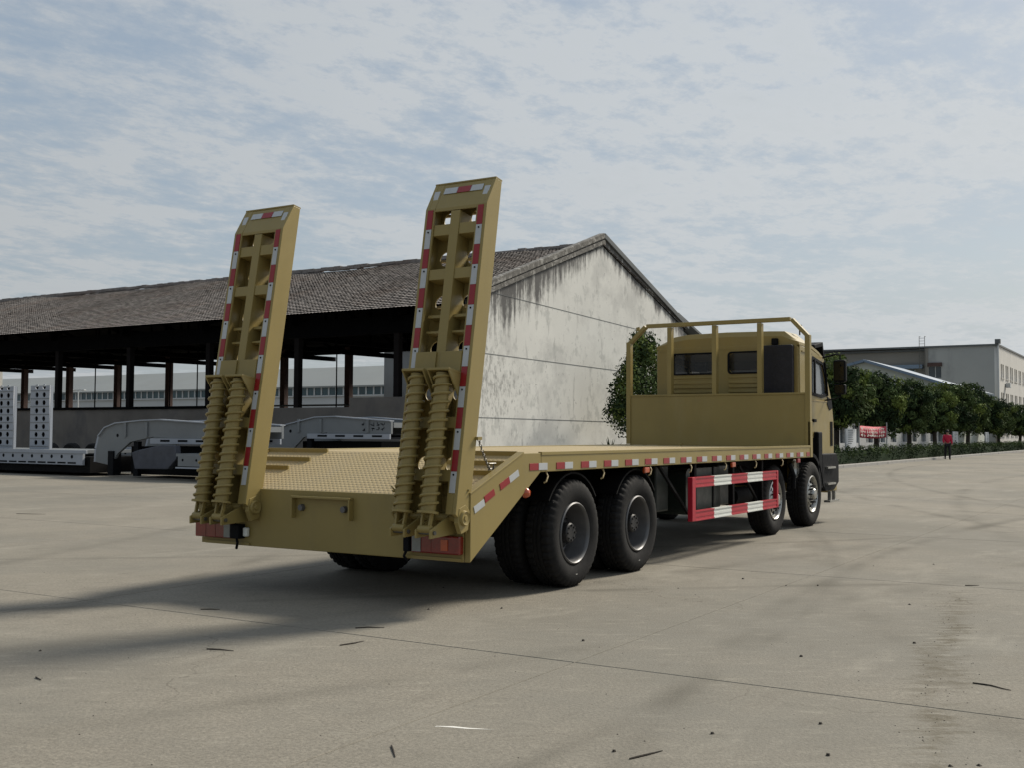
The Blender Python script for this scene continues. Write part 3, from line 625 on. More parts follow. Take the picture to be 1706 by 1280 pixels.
# raised roof: loft
secs = []
def rsec(x, zb, zt, i0, i1):   # cross section polygon (y,z)
    return [(x, CY0 - .02, zb), (x, CY0 - .015, zb + .05), (x, CY0 + .05 + i0 * .5, zb + (zt - zb) * .55), (x, CY0 + i0 + .12, zt - .01), (x, CY0 + i0 + .35, zt), (x, 1.46, zt + .012), (x, CY1 - i1 - .35, zt), (x, CY1 - i1 - .12, zt - .03), (x, CY1 - .05 - i1 * .5, zb + (zt - zb) * .55), (x, CY1 + .015, zb + .05), (x, CY1 + .02, zb)]
secs = [rsec(9.45, 2.79, 2.94, .12, .18), rsec(9.50, 2.79, 3.02, .10, .16), rsec(10.1, 2.77, 3.02, .10, .16), rsec(10.5, 2.70, 2.90, .08, .14), rsec(10.78, 2.62, 2.72, .05, .05)]
rb = MB(); nn_ = len(secs[0]); rb.v = [v for s_ in secs for v in s_]
for i in range(len(secs) - 1):
    for k in range(nn_ - 1): rb.f.append((i * nn_ + k, i * nn_ + k + 1, (i + 1) * nn_ + k + 1, (i + 1) * nn_ + k))
rb.f.append(tuple(range(nn_))); rb.f.append(tuple((len(secs) - 1) * nn_ + k for k in range(nn_)))
for i in range(len(secs) - 1): rb.f.append((i * nn_, (i + 1) * nn_, (i + 1) * nn_ + nn_ - 1, i * nn_ + nn_ - 1))
rb.build('cab_roof', khaki, cab, smooth=28, bevel=.012)
MB().box(9.40, 9.47, .60, .70, 2.80, 2.90).build('work_lamp', blackp, cab, bevel=.01)
# black intake screen at the right rear corner of the cab
MB().box(9.34, 9.44, .35, .82, 1.75, 2.79).build('air_intake_screen', navy, cab, bevel=.02)
# roof deflector / visor
MB().prism([(10.45, 2.86), (10.92, 2.94), (11.02, 2.66), (10.97, 2.66), (10.88, 2.86), (10.45, 2.80)], .33, 2.55).build('sun_visor', blackp, cab, bevel=.01)
MB().tube([(9.95, .42, 2.98), (9.95, .42, 3.10)], .012, 8).lathe([(.0, .05), (.035, .04), (.04, 0), (0, 0)], (9.95, .42, 3.10), 'z', 12).build('roof_aerial', blackp, cab, smooth=40)
# mirrors both sides
for sgn, yb in ((-1, CY0), (1, CY1)):
    ym = yb + sgn * .31
    mr = MB().tube([(10.72, yb, 2.66), (10.70, yb + sgn * .22, 2.71), (10.68, ym, 2.70), (10.68, ym, 2.60)], .014, 8).build('mirror_arm', blackp, cab, smooth=40)
    MB().box(10.62, 10.74, ym - .10, ym + .10, 2.26, 2.62).build('mirror_housing', blackp, mr, bevel=.03)
    MB().box(10.612, 10.618, ym - .075, ym + .075, 2.29, 2.59).build('mirror_glass', mirror_g, mr)
    MB().box(10.62, 10.74, ym - .09, ym + .09, 2.05, 2.22).build('mirror_housing', blackp, mr, bevel=.03)
    MB().box(10.612, 10.618, ym - .07, ym + .07, 2.07, 2.20).build('mirror_glass', mirror_g, mr)
    MB().tube([(10.68, ym, 2.3), (10.68, ym, 2.02), (10.72, ym + -sgn * .1, 1.98), (10.82, yb, 1.96)], .012, 8).build('mirror_arm', blackp, mr, smooth=40)
# front fender, steps, bumper
for sgn, yb in ((-1, CY0), (1, CY1)):
    y0, y1 = sorted((yb + sgn * .10, yb - sgn * .18))
    fr = [(9.80 + .60 * math.cos(R_(a)), .52 + .60 * math.sin(R_(a))) for a in range(8, 100, 10)]
    fi = [(9.80 + .55 * math.cos(R_(a)), .52 + .55 * math.sin(R_(a))) for a in range(98, 7, -10)]
    MB().prism(fr + fi, y0, y1).build('wheel_arch', blackp, T, smooth=30)
    MB().box(10.18, 10.40, y0, y1, .55, 1.45).build('front_fender', blackp, T, bevel=.02)
    MB().prism([(10.42, 1.10), (11.25, 1.10), (11.38, .95), (11.38, .62), (11.1, .50), (10.6, .50), (10.42, .62)], y0 + .01, y1).build('corner_bumper', blackp, T, bevel=.02)
    for z in (.60, .86): MB().box(10.6, 11.05, y0 - .03, y0 + .06, z, z + .03).build('cab_step', alu, T)
    MB().bar((10.70, y0 - .02, .34), (10.70, y0 - .02, .5), .05).bar((10.95, y0 - .02, .34), (10.95, y0 - .02, .5), .05).bar((10.55, y0 - .02, .34), (11.10, y0 - .02, .34), .10, .03).build('lower_step', alu, T)
MB().box(11.15, 11.42, CY0 - .05, CY1 + .05, .45, 1.06).build('front_bumper', khaki, T, bevel=.04)
MB().box(9.6, 11.1, 1.0, 1.9, .6, 1.1).build('engine', dark, T)

# ramps ----------------------------------------------------------------
RL, RW, RT = 2.775, .605, .19
TP = .25
lean = R_(9.5)
def ramp(yr):    # yr: y of the right edge; local u runs to -y from left edge, v up, w towards the rear (-x)
    root = empty('loading_ramp', (-.195, yr, .78), parent=T); root.rotation_euler = (0, lean, 0)
    # local frame: x = forward, y = left, z = up the ramp
    # side channels with a tapering tip
    def side_poly():
        return [(0, 0), (0, RL - TP), (.10, RL), (RT, RL), (RT, .03), (.12, -.06)]
    for y0, y1 in ((0, .035), (RW - .035, RW)):
        MB().prism(side_poly(), y0, y1).build('side_channel', khaki, root, bevel=.004)
    # rear flanges carrying the tape
    for y0, y1 in ((.0355, .095), (RW - .095, RW - .0355)):
        f = MB(); f.add([(.002, y0, .0), (.002, y1, .0), (.002, y1, RL - TP), (.002, y0, RL - TP), (.102, y1, RL), (.102, y0, RL), (.018, y0, 0), (.018, y1, 0), (.018, y1, RL - TP), (.018, y0, RL - TP), (.118, y1, RL), (.118, y0, RL)],
             [(0, 3, 2, 1), (3, 5, 4, 2), (6, 7, 8, 9), (9, 8, 10, 11), (0, 6, 9, 3), (3, 9, 11, 5), (1, 2, 8, 7), (2, 4, 10, 8), (5, 11, 10, 4), (0, 1, 7, 6)]); f.build('rear_flange', khaki, root)
    # centre spine, back plate with holes, crossbars
    MB().box(.004, RT - .016, RW / 2 - .045, RW / 2 + .045, 0, RL - .28).build('centre_spine', khaki, root, bevel=.004)
    bars = [(.30, .09), (.72, .09), (1.48, .02), (1.612, .026), (1.955, .09), (2.337, .095)]
    hv = [.41, .985, 1.37, 1.76, 2.14, 2.485]
    cols = (.20, .472)
    for v, hh in bars:
        for (y0, y1) in ((.096, RW / 2 - .046), (RW / 2 + .046, RW - .096)):
            MB().box(.012 if hh > .05 else .06, RT - .016, y0, y1, v - hh / 2, v + hh / 2).build('crossbar', khaki, root, bevel=.003)
    holes = [('c', c, v, .062) for v in hv for c in cols]
    plate('tread_plate', [(.0355, .0), (RW - .0355, .0), (RW - .0355, RL - .02), (.0355, RL - .02)], holes, .012, khaki, root, frame_mt((RT - .008, 0, 0), (0, 1, 0), (0, 0, 1)))
    # solid tip plate
    tp = MB(); z0, z1, z2 = RL - .275, RL - TP, RL
    y0, y1 = .096, RW - .096
    tp.add([(.004, y0, z0), (.004, y1, z0), (.004, y0, z1), (.004, y1, z1), (.104, y0, z2), (.104, y1, z2), (.02, y0, z0), (.02, y1, z0), (.02, y0, z1), (.02, y1, z1), (.12, y0, z2), (.12, y1, z2)],
        [(0, 1, 3, 2), (2, 3, 5, 4), (6, 8, 9, 7), (8, 10, 11, 9), (0, 6, 7, 1), (4, 5, 11, 10)]); tp.build('tip_plate', khaki, root)
    MB().box(.098, RT + .004, 0.0, RW, RL, RL + .012).build('tip_edge', khaki, root)
    # tread bars on the far side
    for k in range(13): MB().box(RT, RT + .022, .04, RW - .04, .12 + k * .2, .14 + k * .2).build('tread_bar', khaki_d, root)
    # reflective tape
    def tape(m, y0, y1, v0, v1, name):
        if v1 <= RL - TP: MB().box(-.0035, .0012, y0, y1, v0, v1).build(name, m, root)
        else:
            k = .10 / TP; q = MB(); w0 = max(0, v0 - (RL - TP)) * k; w1 = (v1 - (RL - TP)) * k
            q.add([(w0 - .0035, y0, v0), (w0 - .0035, y1, v0), (w1 - .0035, y1, v1), (w1 - .0035, y0, v1), (w0 + .001, y0, v0), (w0 + .001, y1, v0), (w1 + .001, y1, v1), (w1 + .001, y0, v1)],
                [(0, 1, 2, 3), (4, 7, 6, 5), (0, 4, 5, 1), (2, 6, 7, 3), (0, 3, 7, 4), (1, 5, 6, 2)]); q.build(name, m, root)
    step = .168
    for y0, y1 in ((.026, .080), (RW - .080, RW - .026)):
        v = RL - TP - .011
        tape(wht_r, y0, y1, RL - .285, RL - .07, 'white_tape'); k = 0
        while v - step > .08:
            tape(red_r if k % 2 == 0 else wht_r, y0, y1, v - step + .002, v, 'red_tape' if k % 2 == 0 else 'white_tape')
            if k % 2: MB().lathe([(0, -.006), (.007, -.006), (.008, 0)], (-.0035, (y0 + y1) / 2, v - .025), 'x', 8).build('tape_rivet', blackp, root)
            v -= step; k += 1
    for j, (y0, y1) in enumerate(((.115, .245), (.25, .40), (.405, .55))):
        tape(red_r if j == 1 else wht_r, y0 * .86, y1 * .86 + .01, RL - .105, RL - .045, 'red_tape' if j == 1 else 'white_tape')
    # springs
    for c in (.19, .435):
        top = Vector((-.085, c, 1.10)); bot = Vector((-.10, c, .02))
        h_ = MB(); turns = 15; N_ = turns * 16; pts = []
        for i in range(N_ + 1):
            t_ = i / N_; p = bot.lerp(top, t_); a = 2 * math.pi * turns * t_; pts.append((p.x + .070 * math.cos(a), p.y + .070 * math.sin(a), p.z))
        h_.tube(pts, .0115, 6); sp = h_.build('spring', khaki, root, smooth=50)
        MB().tube([bot + Vector((0, 0, -.015)), top], .060, 18).build('guide_tube', khaki, sp, smooth=40)
        for d_ in (.0,): MB().lathe([(0, -.03), (.085, -.03), (.085, -.012), (.07, -.010), (0, -.01)], tuple(bot), 'z', 20).build('spring_seat', khaki, sp, smooth=40)
        # fork ending in an eye
        e = bot + Vector((-.01, 0, -.15))
        fk = MB()
        for s_ in (-1, 1): fk.bar(bot + Vector((0, s_ * .042, -.02)), e + Vector((0, s_ * .036, 0)), .016, .03)
        fk.lathe([(0, -.055), (.03, -.055), (.03, .055), (0, .055)], tuple(e), 'y', 14); fk.build('spring_fork', khaki, sp, smooth=35)
        # top bracket with gusset wings
        bk = MB(); bk.box(-.17, .03, c - .105, c + .105, 1.11, 1.13); bk.build('spring_bracket', khaki, root, bevel=.004)
        for yy in (c - .105, c + .093): MB().prism([(-.165, 1.11), (.0, 1.11), (.0, .93)], yy, yy + .012).build('bracket_wing', khaki, root)
        MB().box(-.012, .0035, c - .10, c + .10, 1.131, 1.30).build('bracket_back', khaki, root, bevel=.004)
    # hinge
    for y0 in (-.004, RW - .037):
        MB().prism([(.04, .05), (.12, .09), (.19, .05), (.19, -.10), (.10, -.14), (.04, -.06)], y0, y0 + .04).build('hinge_lug', khaki, root, bevel=.004)
    MB().tube([(.115, .0, -.015), (.115, RW, -.015)], .030, 16).build('hinge_pin', khaki, root, smooth=40)
    for y0 in (-.004, RW + .004):
        MB().lathe([(0, -.024), (.020, -.024), (.024, -.016), (.040, -.016), (.052, -.022), (.060, -.01), (.060, .018), (.022, .018)], (.115, y0, -.015), 'y', 24).build('pin_collar', khaki, root, smooth=40)
    return root
r1 = ramp(.008); r2 = ramp(2.215)
# lugs between ramps and rear panel
for yr in (.008, 2.215):
    for c in (.19, .435):
        y = yr + c
        MB().prism([(-.013, .80), (-.013, .615), (-.36, .60), (-.36, .665)], y - .075, y - .058).prism([(-.013, .80), (-.013, .615), (-.36, .60), (-.36, .665)], y + .058, y + .075).build('spring_lug', khaki, T, bevel=.003)
        MB().tube([(-.318, y - .09, .643), (-.318, y + .09, .643)], .016, 10).build('lug_pin', steel, T, smooth=40)
    for y in (yr + .012, yr + RW + .032):
        MB().prism([(-.013, .90), (-.013, .62), (-.06, .66), (-.15, .77), (-.13, .83), (-.06, .86)], y, y + .022).build('hinge_bracket', khaki, T, bevel=.004)
    MB().bar((-.005, yr + RW + .10, .955), (-.05, yr + RW + .10, .93), .03, .02).build('catch_handle', khaki, T)
    MB().tube([(-.03, yr + RW + .05, .90), (-.06, yr + RW + .10, .96), (-.05, yr + RW + .12, .97)], .009, 8).build('locking_lever', khaki, T, smooth=40)
MB().tube([(-.03, .05, .93), (-.04, .03, .965), (-.02, .0, .96)], .010, 8).build('locking_lever', khaki, T, smooth=40)
# ring and chain between ramp and slope, right side
p0 = Vector((.105, .0, 1.36)); p1 = Vector((.455, .105, 1.095))
MB().box(.07, .13, -.02, .007, 1.35, 1.375).build('chain_bracket', khaki, T)
nl = 15; c_ = MB()
for i in range(nl):
    t0 = i / nl; c = p0.lerp(p1, t0 + .5 / nl); c.z -= .02 * math.sin(math.pi * t0); d = (p1 - p0).normalized()
    s_ = d.cross(Vector((0, 0, 1))).normalized(); u_ = s_.cross(d)
    if i % 2: s_, u_ = u_, s_
    c_.tube([c + d * .019 * math.cos(a) + s_ * .0105 * math.sin(a) for a in [2 * math.pi * k / 10 for k in range(11)]], .004, 5, cap=False)
c_.build('safety_chain', steel, T, smooth=60)
hk = MB()
for k in range(2): hk.tube([p1 + Vector((.03 * math.cos(a) + .02 * k, .02 * k, .03 * math.sin(a) - .01)) for a in [2 * math.pi * j / 12 for j in range(13)]], .007, 6, cap=False)
hk.tube([(p1.x - .03, p1.y, p1.z + .06), (p1.x + .07, p1.y, p1.z + .06)], .008, 6); hk.tube([(p1.x + .04, p1.y, p1.z + .06), (p1.x + .04, p1.y, p1.z - .03)], .008, 6); hk.build('chain_hook', steel, T, smooth=60)

# ================================================================ OPEN-SIDED SHED
S = empty('open_shed', (24.6, 17.2, 0)); tag(S, 'long open-sided shed with brown tiled roof, dark columns and a stained white gable wall', 'shed')
SO = Vector((24.6, 17.2, 0))
def SB(mb, name, m, parent=None, **k):
    mb.v = [(x - SO.x, y - SO.y, z) for x, y, z in mb.v] if parent is None or parent is S else mb.v
    return mb.build(name, m, parent or S, **k)
def keep(o):   # keep world placement under the offset parent for plates
    o.location = -SO; return o
XR, ZR = 36.35, 9.78          # ridge line
XL0, ZL0 = 24.4, 5.92
XB, ZB = 45.6, 6.95
YN, YF = 16.75, 74.0
PX, PZ = 36.4, 10.1           # gable peak
# near gable wall, skewed like its neighbour: runs from (25.9,17.2) to (45.4,17.2)
gp = [(25.9, -.05), (45.4, -.05), (45.4, 7.05), (PX, PZ), (25.9, 6.5)]
o = plate('gable_wall', gp, [], .30, wallw, S, frame_mt((0, 17.35, 0), (1, 0, 0), (0, 0, 1))); keep(o)
# recessed joint lines as thin dark battens set proud 3 mm
def wall_line(x0, z0, x1, z1):
    m = MB(); m.bar((x0, 17.197, z0), (x1, 17.197, z1), .012, .022); SB(m, 'wall_joint', trim)
wall_line(25.95, 6.68, 41.5, 6.28); wall_line(25.95, 4.36, 39.5, 4.27); wall_line(25.95, 1.97, 45.3, 1.90)
SB(MB().box(25.74, 25.86, 17.0, 17.19, .0, 2.6), 'drain_pipe', facw, smooth=0)
# verge
def vb(x0, z0, x1, z1): 
    m = MB(); m.bar((x0, 17.26, z0), (x1, 17.26, z1), .30, .24); return m
SB(vb(24.4, 6.03, PX, PZ + .08), 'verge_capping', verge, bevel=.03); SB(vb(PX, PZ + .08, 46.0, 6.93), 'verge_capping', trim, bevel=.02)
SB(MB().bar((25.9, 17.15, 6.30), (PX, 17.15, PZ - .19), .09, .16), 'verge_moulding', verge)
# roof tiles: corrugated rows with real relief
def tile_roof(x0, z0, x1, z1, y0, y1, rows, pitch, name):
    m = MB(); dx = (x1 - x0) / rows; dz = (z1 - z0) / rows; ny = int((y1 - y0) / pitch * 4); sag = lambda y: .05 * math.sin(y * .35) + .03 * math.sin(y * .9 + 1)
    rnd = random.Random(3)
    for r in range(rows):
        base = len(m.v); ph = rnd.uniform(-.03, .03)
        for k in range(ny + 1):
            y = y0 + (y1 - y0) * k / ny; w_ = .010 * math.cos(2 * math.pi * k / 4) + rnd.uniform(-.006, .006)
            s_ = sag(y) * (r / rows) 
            m.v.append((x0 + dx * r - .03 * (1 if dx > 0 else -1), y, z0 + dz * r + w_ + s_ + .022)); m.v.append((x0 + dx * (r + 1), y, z0 + dz * (r + 1) + w_ + s_ - .012))
        for k in range(ny): a = base + 2 * k; m.f.append((a, a + 2, a + 3, a + 1))
    o = SB(m, name, rooft, recalc=False); tag(o, kind='stuff'); return o
YN = 17.14
tile_roof(XL0, ZL0, XR, ZR, YN, YF, 34, .17, 'roof_tiles')
tile_roof(XB + .2, 6.85, XR, ZR, YN, YF, 14, .48, 'rear_roof_tiles')
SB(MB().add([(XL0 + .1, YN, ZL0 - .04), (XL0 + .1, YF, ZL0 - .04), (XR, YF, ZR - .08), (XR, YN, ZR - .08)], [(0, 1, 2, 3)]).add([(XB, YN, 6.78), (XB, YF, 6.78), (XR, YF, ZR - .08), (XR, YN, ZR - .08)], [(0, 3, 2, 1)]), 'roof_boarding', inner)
m = MB(); rnd = random.Random(5); y = YN
while y < YF: m.box(XR - .14, XR + .14, y, y + .42, ZR - .02 + rnd.uniform(-.02, .03), ZR + .13 + rnd.uniform(-.02, .04)); y += .44
SB(m, 'ridge_tiles', rooft); S.children[-1]['kind'] = 'stuff'
# columns: front row and rear row, 5 m bays
FY = [20.35 + 4.93 * k for k in range(11)]
for y in FY:
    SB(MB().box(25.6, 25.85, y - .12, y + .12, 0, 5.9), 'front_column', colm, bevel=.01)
BY = [17.9 + 5.0 * k for k in range(12)]
for i, y in enumerate([31.5 + 5 * k for k in range(-2, 9)]):
    SB(MB().box(42.3, 42.65, y + .0, y + .36, 0, 6.4), 'rear_column', colr, bevel=.01)
# trusses and deep fascia beams (dark)
for y in FY:
    t = MB(); t.bar((25.2, y, 5.75), (45.2, y, 5.95), .16, .26); t.bar((25.2, y, 5.9), (XR, y, ZR - .25), .14, .2); t.bar((45.2, y, 6.5), (XR, y, ZR - .25), .14, .2); t.bar((XR, y, 5.9), (XR, y, ZR - .3), .12)
    for xx in (29, 33, 39.5, 42.5): t.bar((xx, y, 5.85), (xx, y, ZL0 + (xx - XL0) * .32 if xx < XR else 9.4 - (xx - XR) * .3), .09)
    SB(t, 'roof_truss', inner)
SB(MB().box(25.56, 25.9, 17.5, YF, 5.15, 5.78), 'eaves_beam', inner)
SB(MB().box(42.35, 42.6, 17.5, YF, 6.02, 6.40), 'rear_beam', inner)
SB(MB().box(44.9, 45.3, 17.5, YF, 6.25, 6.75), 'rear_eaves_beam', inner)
# light rear opening: stained underside at rear; low walls
SB(MB().box(25.3, 25.55, 17.5, 22.3, 0, 2.72), 'parapet_wall', parap); SB(MB().box(25.3, 25.55, 22.301, YF, 0, 2.36), 'parapet_wall', parap)
SB(MB().box(24.9, 45.3, 17.52, YF, .0, .06), 'shed_floor', filler)
for y in [34 + 9 * k for k in range(0)]: pass
# hanging rods between the rows
for px_y in (19.9, 24.1, 28.4, 31.9, 33.6, 36.8, 38.6):
    SB(MB().tube([(27.5, px_y * 1.03, 2.3), (27.5, px_y * 1.03, 6.6)], .028, 6), 'hanging_rod', inner)
SB(MB().box(25.24, 25.60, 30.0, YF, 2.361, 2.47), 'sill_beam', inner)
SB(MB().tube([(42.2, 17.6, 2.98), (42.2, YF, 2.98)], .06, 6).tube([(42.25, 17.6, 2.2), (42.25, YF, 2.2)], .03, 6), 'rear_rail', trim)
SB(MB().lathe([(0, 0), (.14, .1), (.16, .4), (.05, .5), (0, .5)], (27.5, 36.1, 5.0), 'z', 10), 'hanging_lamp', inner, smooth=40)
# far gable
keep(plate('far_gable_wall', [(25.9, -.05), (45.4, -.05), (45.4, 6.8), (PX, 9.6), (25.9, 5.9)], [], .3, wallw, S, frame_mt((0, 73.8, 0), (1, 0, 0), (0, 0, 1))))

# shed further back on the right
B2 = empty('rear_workshop', (52, 22, 0)); tag(B2, 'dark grey low-pitched roof of a workshop showing behind the gable wall', 'building')
def LB(mb, name, m, root, **k):
    l = root.location; mb.v = [(x - l.x, y - l.y, z - l.z) for x, y, z in mb.v]; return mb.build(name, m, root, **k)
LB(MB().prism([(50, 0), (60, 0), (60, 7.2), (55, 8.5), (50, 7.2)], 22.2, 40, 'y'), 'wall', facg, B2)
LB(MB().bar((49.4, 31, 7.22), (55, 31, 8.72), 19.0, .14), 'roof', trim, B2)
LB(MB().bar((55, 31, 8.72), (60.6, 31, 7.22), 19.0, .14), 'roof', trim, B2)

# ================================================================ FAR FACTORY (left, behind the shed)
FF = empty('long_factory', (95.8, 60, 0)); tag(FF, 'long pale factory with grey roof and a window strip, seen through the shed', 'factory')
LB(MB().box(95.8, 130, 60, 260, 0, 7.1), 'wall', facw, FF)
LB(MB().add([(95.3, 59, 7.0), (95.3, 261, 7.0), (104, 261, 10.0), (104, 59, 10.0), (95.3, 59, 6.8), (95.3, 261, 6.8)], [(0, 1, 2, 3), (0, 4, 5, 1)]).add([(104, 59, 10.0), (104, 261, 10.0), (131, 261, 7.0), (131, 59, 7.0)], [(0, 1, 2, 3)]), 'roof', facr, FF)
LB(MB().box(95.66, 95.79, 61, 258, 5.9, 6.98), 'window_band', teal_g, FF)
wf = None
for k in range(170):
    y = 61 + k * 1.15
    if wf is None: wf = LB(MB().box(95.58, 95.655, 61, 61.2, 5.9, 6.98), 'window_mullion', facw, FF); y0_ = 61
    else: o = inst(wf, FF); o.location = (0, y - y0_, 0)
LB(MB().box(95.55, 95.79, 61, 258, 5.72, 5.88), 'sill', facw, FF)
poles = [('white street lamp seen between the shed columns left of the ramps', 68, 120), ('white street lamp seen between the shed columns beside the left ramp', 70, 97), ('white street lamp seen between the two raised ramps', 72, 74), ]
for lab, x, y in poles:
    s = empty('street_lamp', (x, y, 0)); tag(s, lab, 'street lamp', 'street lamps beyond the shed')
    MB().tube([(0, 0, 0), (0, 0, 5.8)], [.12, .07], 10).build('pole', pole_m, s, smooth=40); MB().bar((0, -.9, 5.8), (0, .9, 5.8), .1, .12).build('lamp_arm', pole_m, s)
    MB().box(-.15, .15, -1.1, -.6, 5.72, 5.86).build('lamp_head', pole_m, s, bevel=.03); MB().box(-.15, .15, .6, 1.1, 5.72, 5.86).build('lamp_head', pole_m, s, bevel=.03)

# ================================================================ PARKED LOWBED TRAILERS
def trailer(root, X, yA, sgnless=None, zd=.80, L0=31.0, ramps=(), m=trail, goose=(24.0, 17.6), gz=1.70, text=False):
    """long axis along Y. deck from L0 down to goose[0], gooseneck from goose[0] to goose[1]; X is the near side"""
    Wd = 2.4
    g0, g1 = goose
    def B(mb, name, mm=m, **k): mb.v = [(x - root.location.x, y - root.location.y, z) for x, y, z in mb.v]; return mb.build(name, mm, root, **k)
    B(MB().box(X, X + Wd, g0 + 1.9, L0, zd - .10, zd), 'deck')
    B(MB().box(X - .02, X + .08, g0 + 1.4, L0, zd - .46, zd - .03), 'side_beam', trail2 if ramps else m, bevel=.01)
    B(MB().box(X - .05, X + .02, g0 + 1.2, L0, zd - .10, zd + .01), 'deck_rim', trail2, bevel=.006)
    for k in range(int((L0 - g0 - 1.8) / .5)):
        y = g0 + 1.9 + k * .5
        B(MB().lathe([(0, -.006), (.055, -.006), (.06, 0)], (X - .021, y, zd - .20), 'x', 10), 'lashing_hole', blackp)
        B(MB().box(X - .026, X - .021, y - .2, y + .2, zd - .42, zd - .37), 'side_slot', blackp)
    B(MB().box(X + .12, X + Wd - .12, g0 + 1.2, L0, .10, zd - .2), 'underframe', dark); B(MB().box(X + .45, X + Wd - .4, g1 + .6, g0 - .3, .10, gz - .75), 'support_shade_block', dark)  # solid black boxes, enlarged to stand in for the shade under the trailer
    # curved gooseneck side plates
    top = [(g0 + 1.0, zd - .35), (g0 + .98, zd + .05), (g0 + .85, zd + .45), (g0 + .55, zd + .72), (g0 + .05, zd + .86), (g0 - 1.1, gz + .04), (g0 - 1.9, gz + .06), (g1, gz - .09)]
    bot = [(g1, gz - .50), (g1 + 2.6, gz - .50), (g0 - 1.6, gz - .46), (g0 - .6, gz - .62), (g0 + .0, zd - .10), (g0 + .25, zd - .45)]
    for x0 in (X + .15, X + Wd - .3):
        B(MB().prism(top + bot, x0, x0 + .10, 'x'), 'gooseneck_beam', bevel=.01)
        for i in range(len(top) - 1):
            B(MB().bar((x0 + .05, top[i][0], top[i][1]), (x0 + .05, top[i + 1][0], top[i + 1][1]), .22, .035), 'top_flange', trail2)
        for yy in (g0 - .4, g0 - 1.35, g1 + .9):
            B(MB().box(x0 - .05, x0 - .002, yy - .05, yy + .05, gz - .46, gz - .02), 'stiffener', m)
        B(MB().box(x0 - .06, x0 - .001, g1 + .0, g1 + 3.4, gz - .66, gz - .5), 'lower_rail', trail2)
        for k in range(4): B(MB().box(x0 - .065, x0 - .0605, g1 + .3 + k * .75, g1 + .7 + k * .75, gz - .60, gz - .54), 'rail_slot', blackp)
        B(MB().lathe([(0, -.006), (.05, -.006), (.055, 0)], (x0 - .001, g0 - .02, gz - .42), 'x', 10), 'lashing_hole', blackp)
    B(MB().box(X + .3, X + Wd - .3, g1, g0 - .2, gz - .3, gz - .14), 'gooseneck_plate')
    B(MB().box(X + .2, X + .34, g0 - .9, g0 - .7, .05, gz - .6), 'landing_leg', blackp)
    B(MB().box(X + .1, X + .4, g0 + .1, g0 + .35, .05, zd), 'landing_leg', blackp)
    if text:
        rnd_ = random.Random(2); q = MB()
        for row in range(2):
            for k in range(5):
                yy = g1 + .30 + k * .20; z_ = gz - .22 - row * .14
                for _ in range(4):
                    dy, dz_ = rnd_.uniform(-.07, .03), rnd_.uniform(-.04, .04)
                    if rnd_.random() < .5: q.box(X + .143, X + .148, yy + dy, yy + dy + .09, z_ + dz_, z_ + dz_ + .018)
                    else: q.box(X + .143, X + .148, yy + dy, yy + dy + .018, z_ + dz_ - .02, z_ + dz_ + .05)
        B(q, 'painted_lettering', blackp)
    for k in range(3):
        y = L0 + 1.2 + k * 1.3
        B(MB().lathe([(.0, 0), (.25, 0), (.28, .02), (.45, 0), (.5, .05), (.5, .25), (0, .25)], (X + .1, y, .45), 'x', 28), 'tyre', tyre_m, smooth=35)
    for y0 in ramps:
        rt = B(MB().box(X + .74, X + .84, y0, y0 + .03, zd, zd + 2.12).box(X + .74, X + .84, y0 + .98, y0 + 1.01, zd, zd + 2.12), 'folding_ramp', trail2)
        holes = [('c', y0 + c, zd + .22 + k * .265, .085) for k in range(8) for c in (.30, .68)]
        pl = plate('ramp_plate', [(y0, zd), (y0 + 1.01, zd), (y0 + 1.01, zd + 2.12), (y0, zd + 2.12)], holes, .02, trail2, rt, frame_mt((X + .72, 0, 0), (0, 1, 0), (0, 0, 1)))
        pl.location = (-root.location.x, -root.location.y, 0)
        bk = MB(); bk.box(X + .85, X + .87, y0 + .035, y0 + .975, zd, zd + 2.1); bk.v = [(x - root.location.x, y - root.location.y, z) for x, y, z in bk.v]; bk.build('ramp_backing', blackp, rt)
        for k in range(8):
            bb = MB().box(X + .695, X + .709, y0, y0 + 1.01, zd + .085 + k * .265, zd + .105 + k * .265); bb.v = [(x - root.location.x, y - root.location.y, z) for x, y, z in bb.v]; bb.build('ramp_rib', trail, rt)
A = empty('lowbed_trailer', (16, 24, 0)); tag(A, 'pale grey lowbed trailer with two upright holed ramps parked left of the truck', 'trailer')
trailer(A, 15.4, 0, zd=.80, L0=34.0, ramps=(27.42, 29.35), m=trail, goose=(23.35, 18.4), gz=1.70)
o = MB().prism([(21.75, .30), (20.35, .32), (20.0, .62), (20.05, 1.0), (20.6, 1.02), (21.6, .86), (21.9, .78)], 14.9, 15.1, 'x'); o.v = [(x - 16, y - 24, z) for x, y, z in o.v]; o.build('mudguard', tarp, A, bevel=.02)
A2 = empty('lowbed_trailer', (20, 20, 0)); tag(A2, 'grey lowbed trailer whose curved gooseneck shows between the two raised truck ramps', 'trailer')
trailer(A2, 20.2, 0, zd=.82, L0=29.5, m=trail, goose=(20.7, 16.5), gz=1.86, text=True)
A3 = empty('lowbed_trailer', (15.5, 18, 0)); tag(A3, 'blue-grey flat trailer bed parked low behind the left ramp', 'trailer')
def B3(mb, name, mm=trail, **k): mb.v = [(x - 15.5, y - 18, z) for x, y, z in mb.v]; return mb.build(name, mm, A3, **k)
B3(MB().box(14.8, 17.0, 14.5, 19.9, .70, .78), 'deck'); B3(MB().box(14.78, 14.9, 14.5, 19.8, .42, .74), 'side_beam', trail, bevel=.01); B3(MB().box(14.74, 14.82, 14.5, 19.85, .36, .40), 'lower_flange', trail2)
for k in range(9): B3(MB().lathe([(0, -.006), (.035, -.006), (.04, 0)], (14.779, 15.2 + k * .55, .60), 'x', 10), 'lashing_hole', blackp)
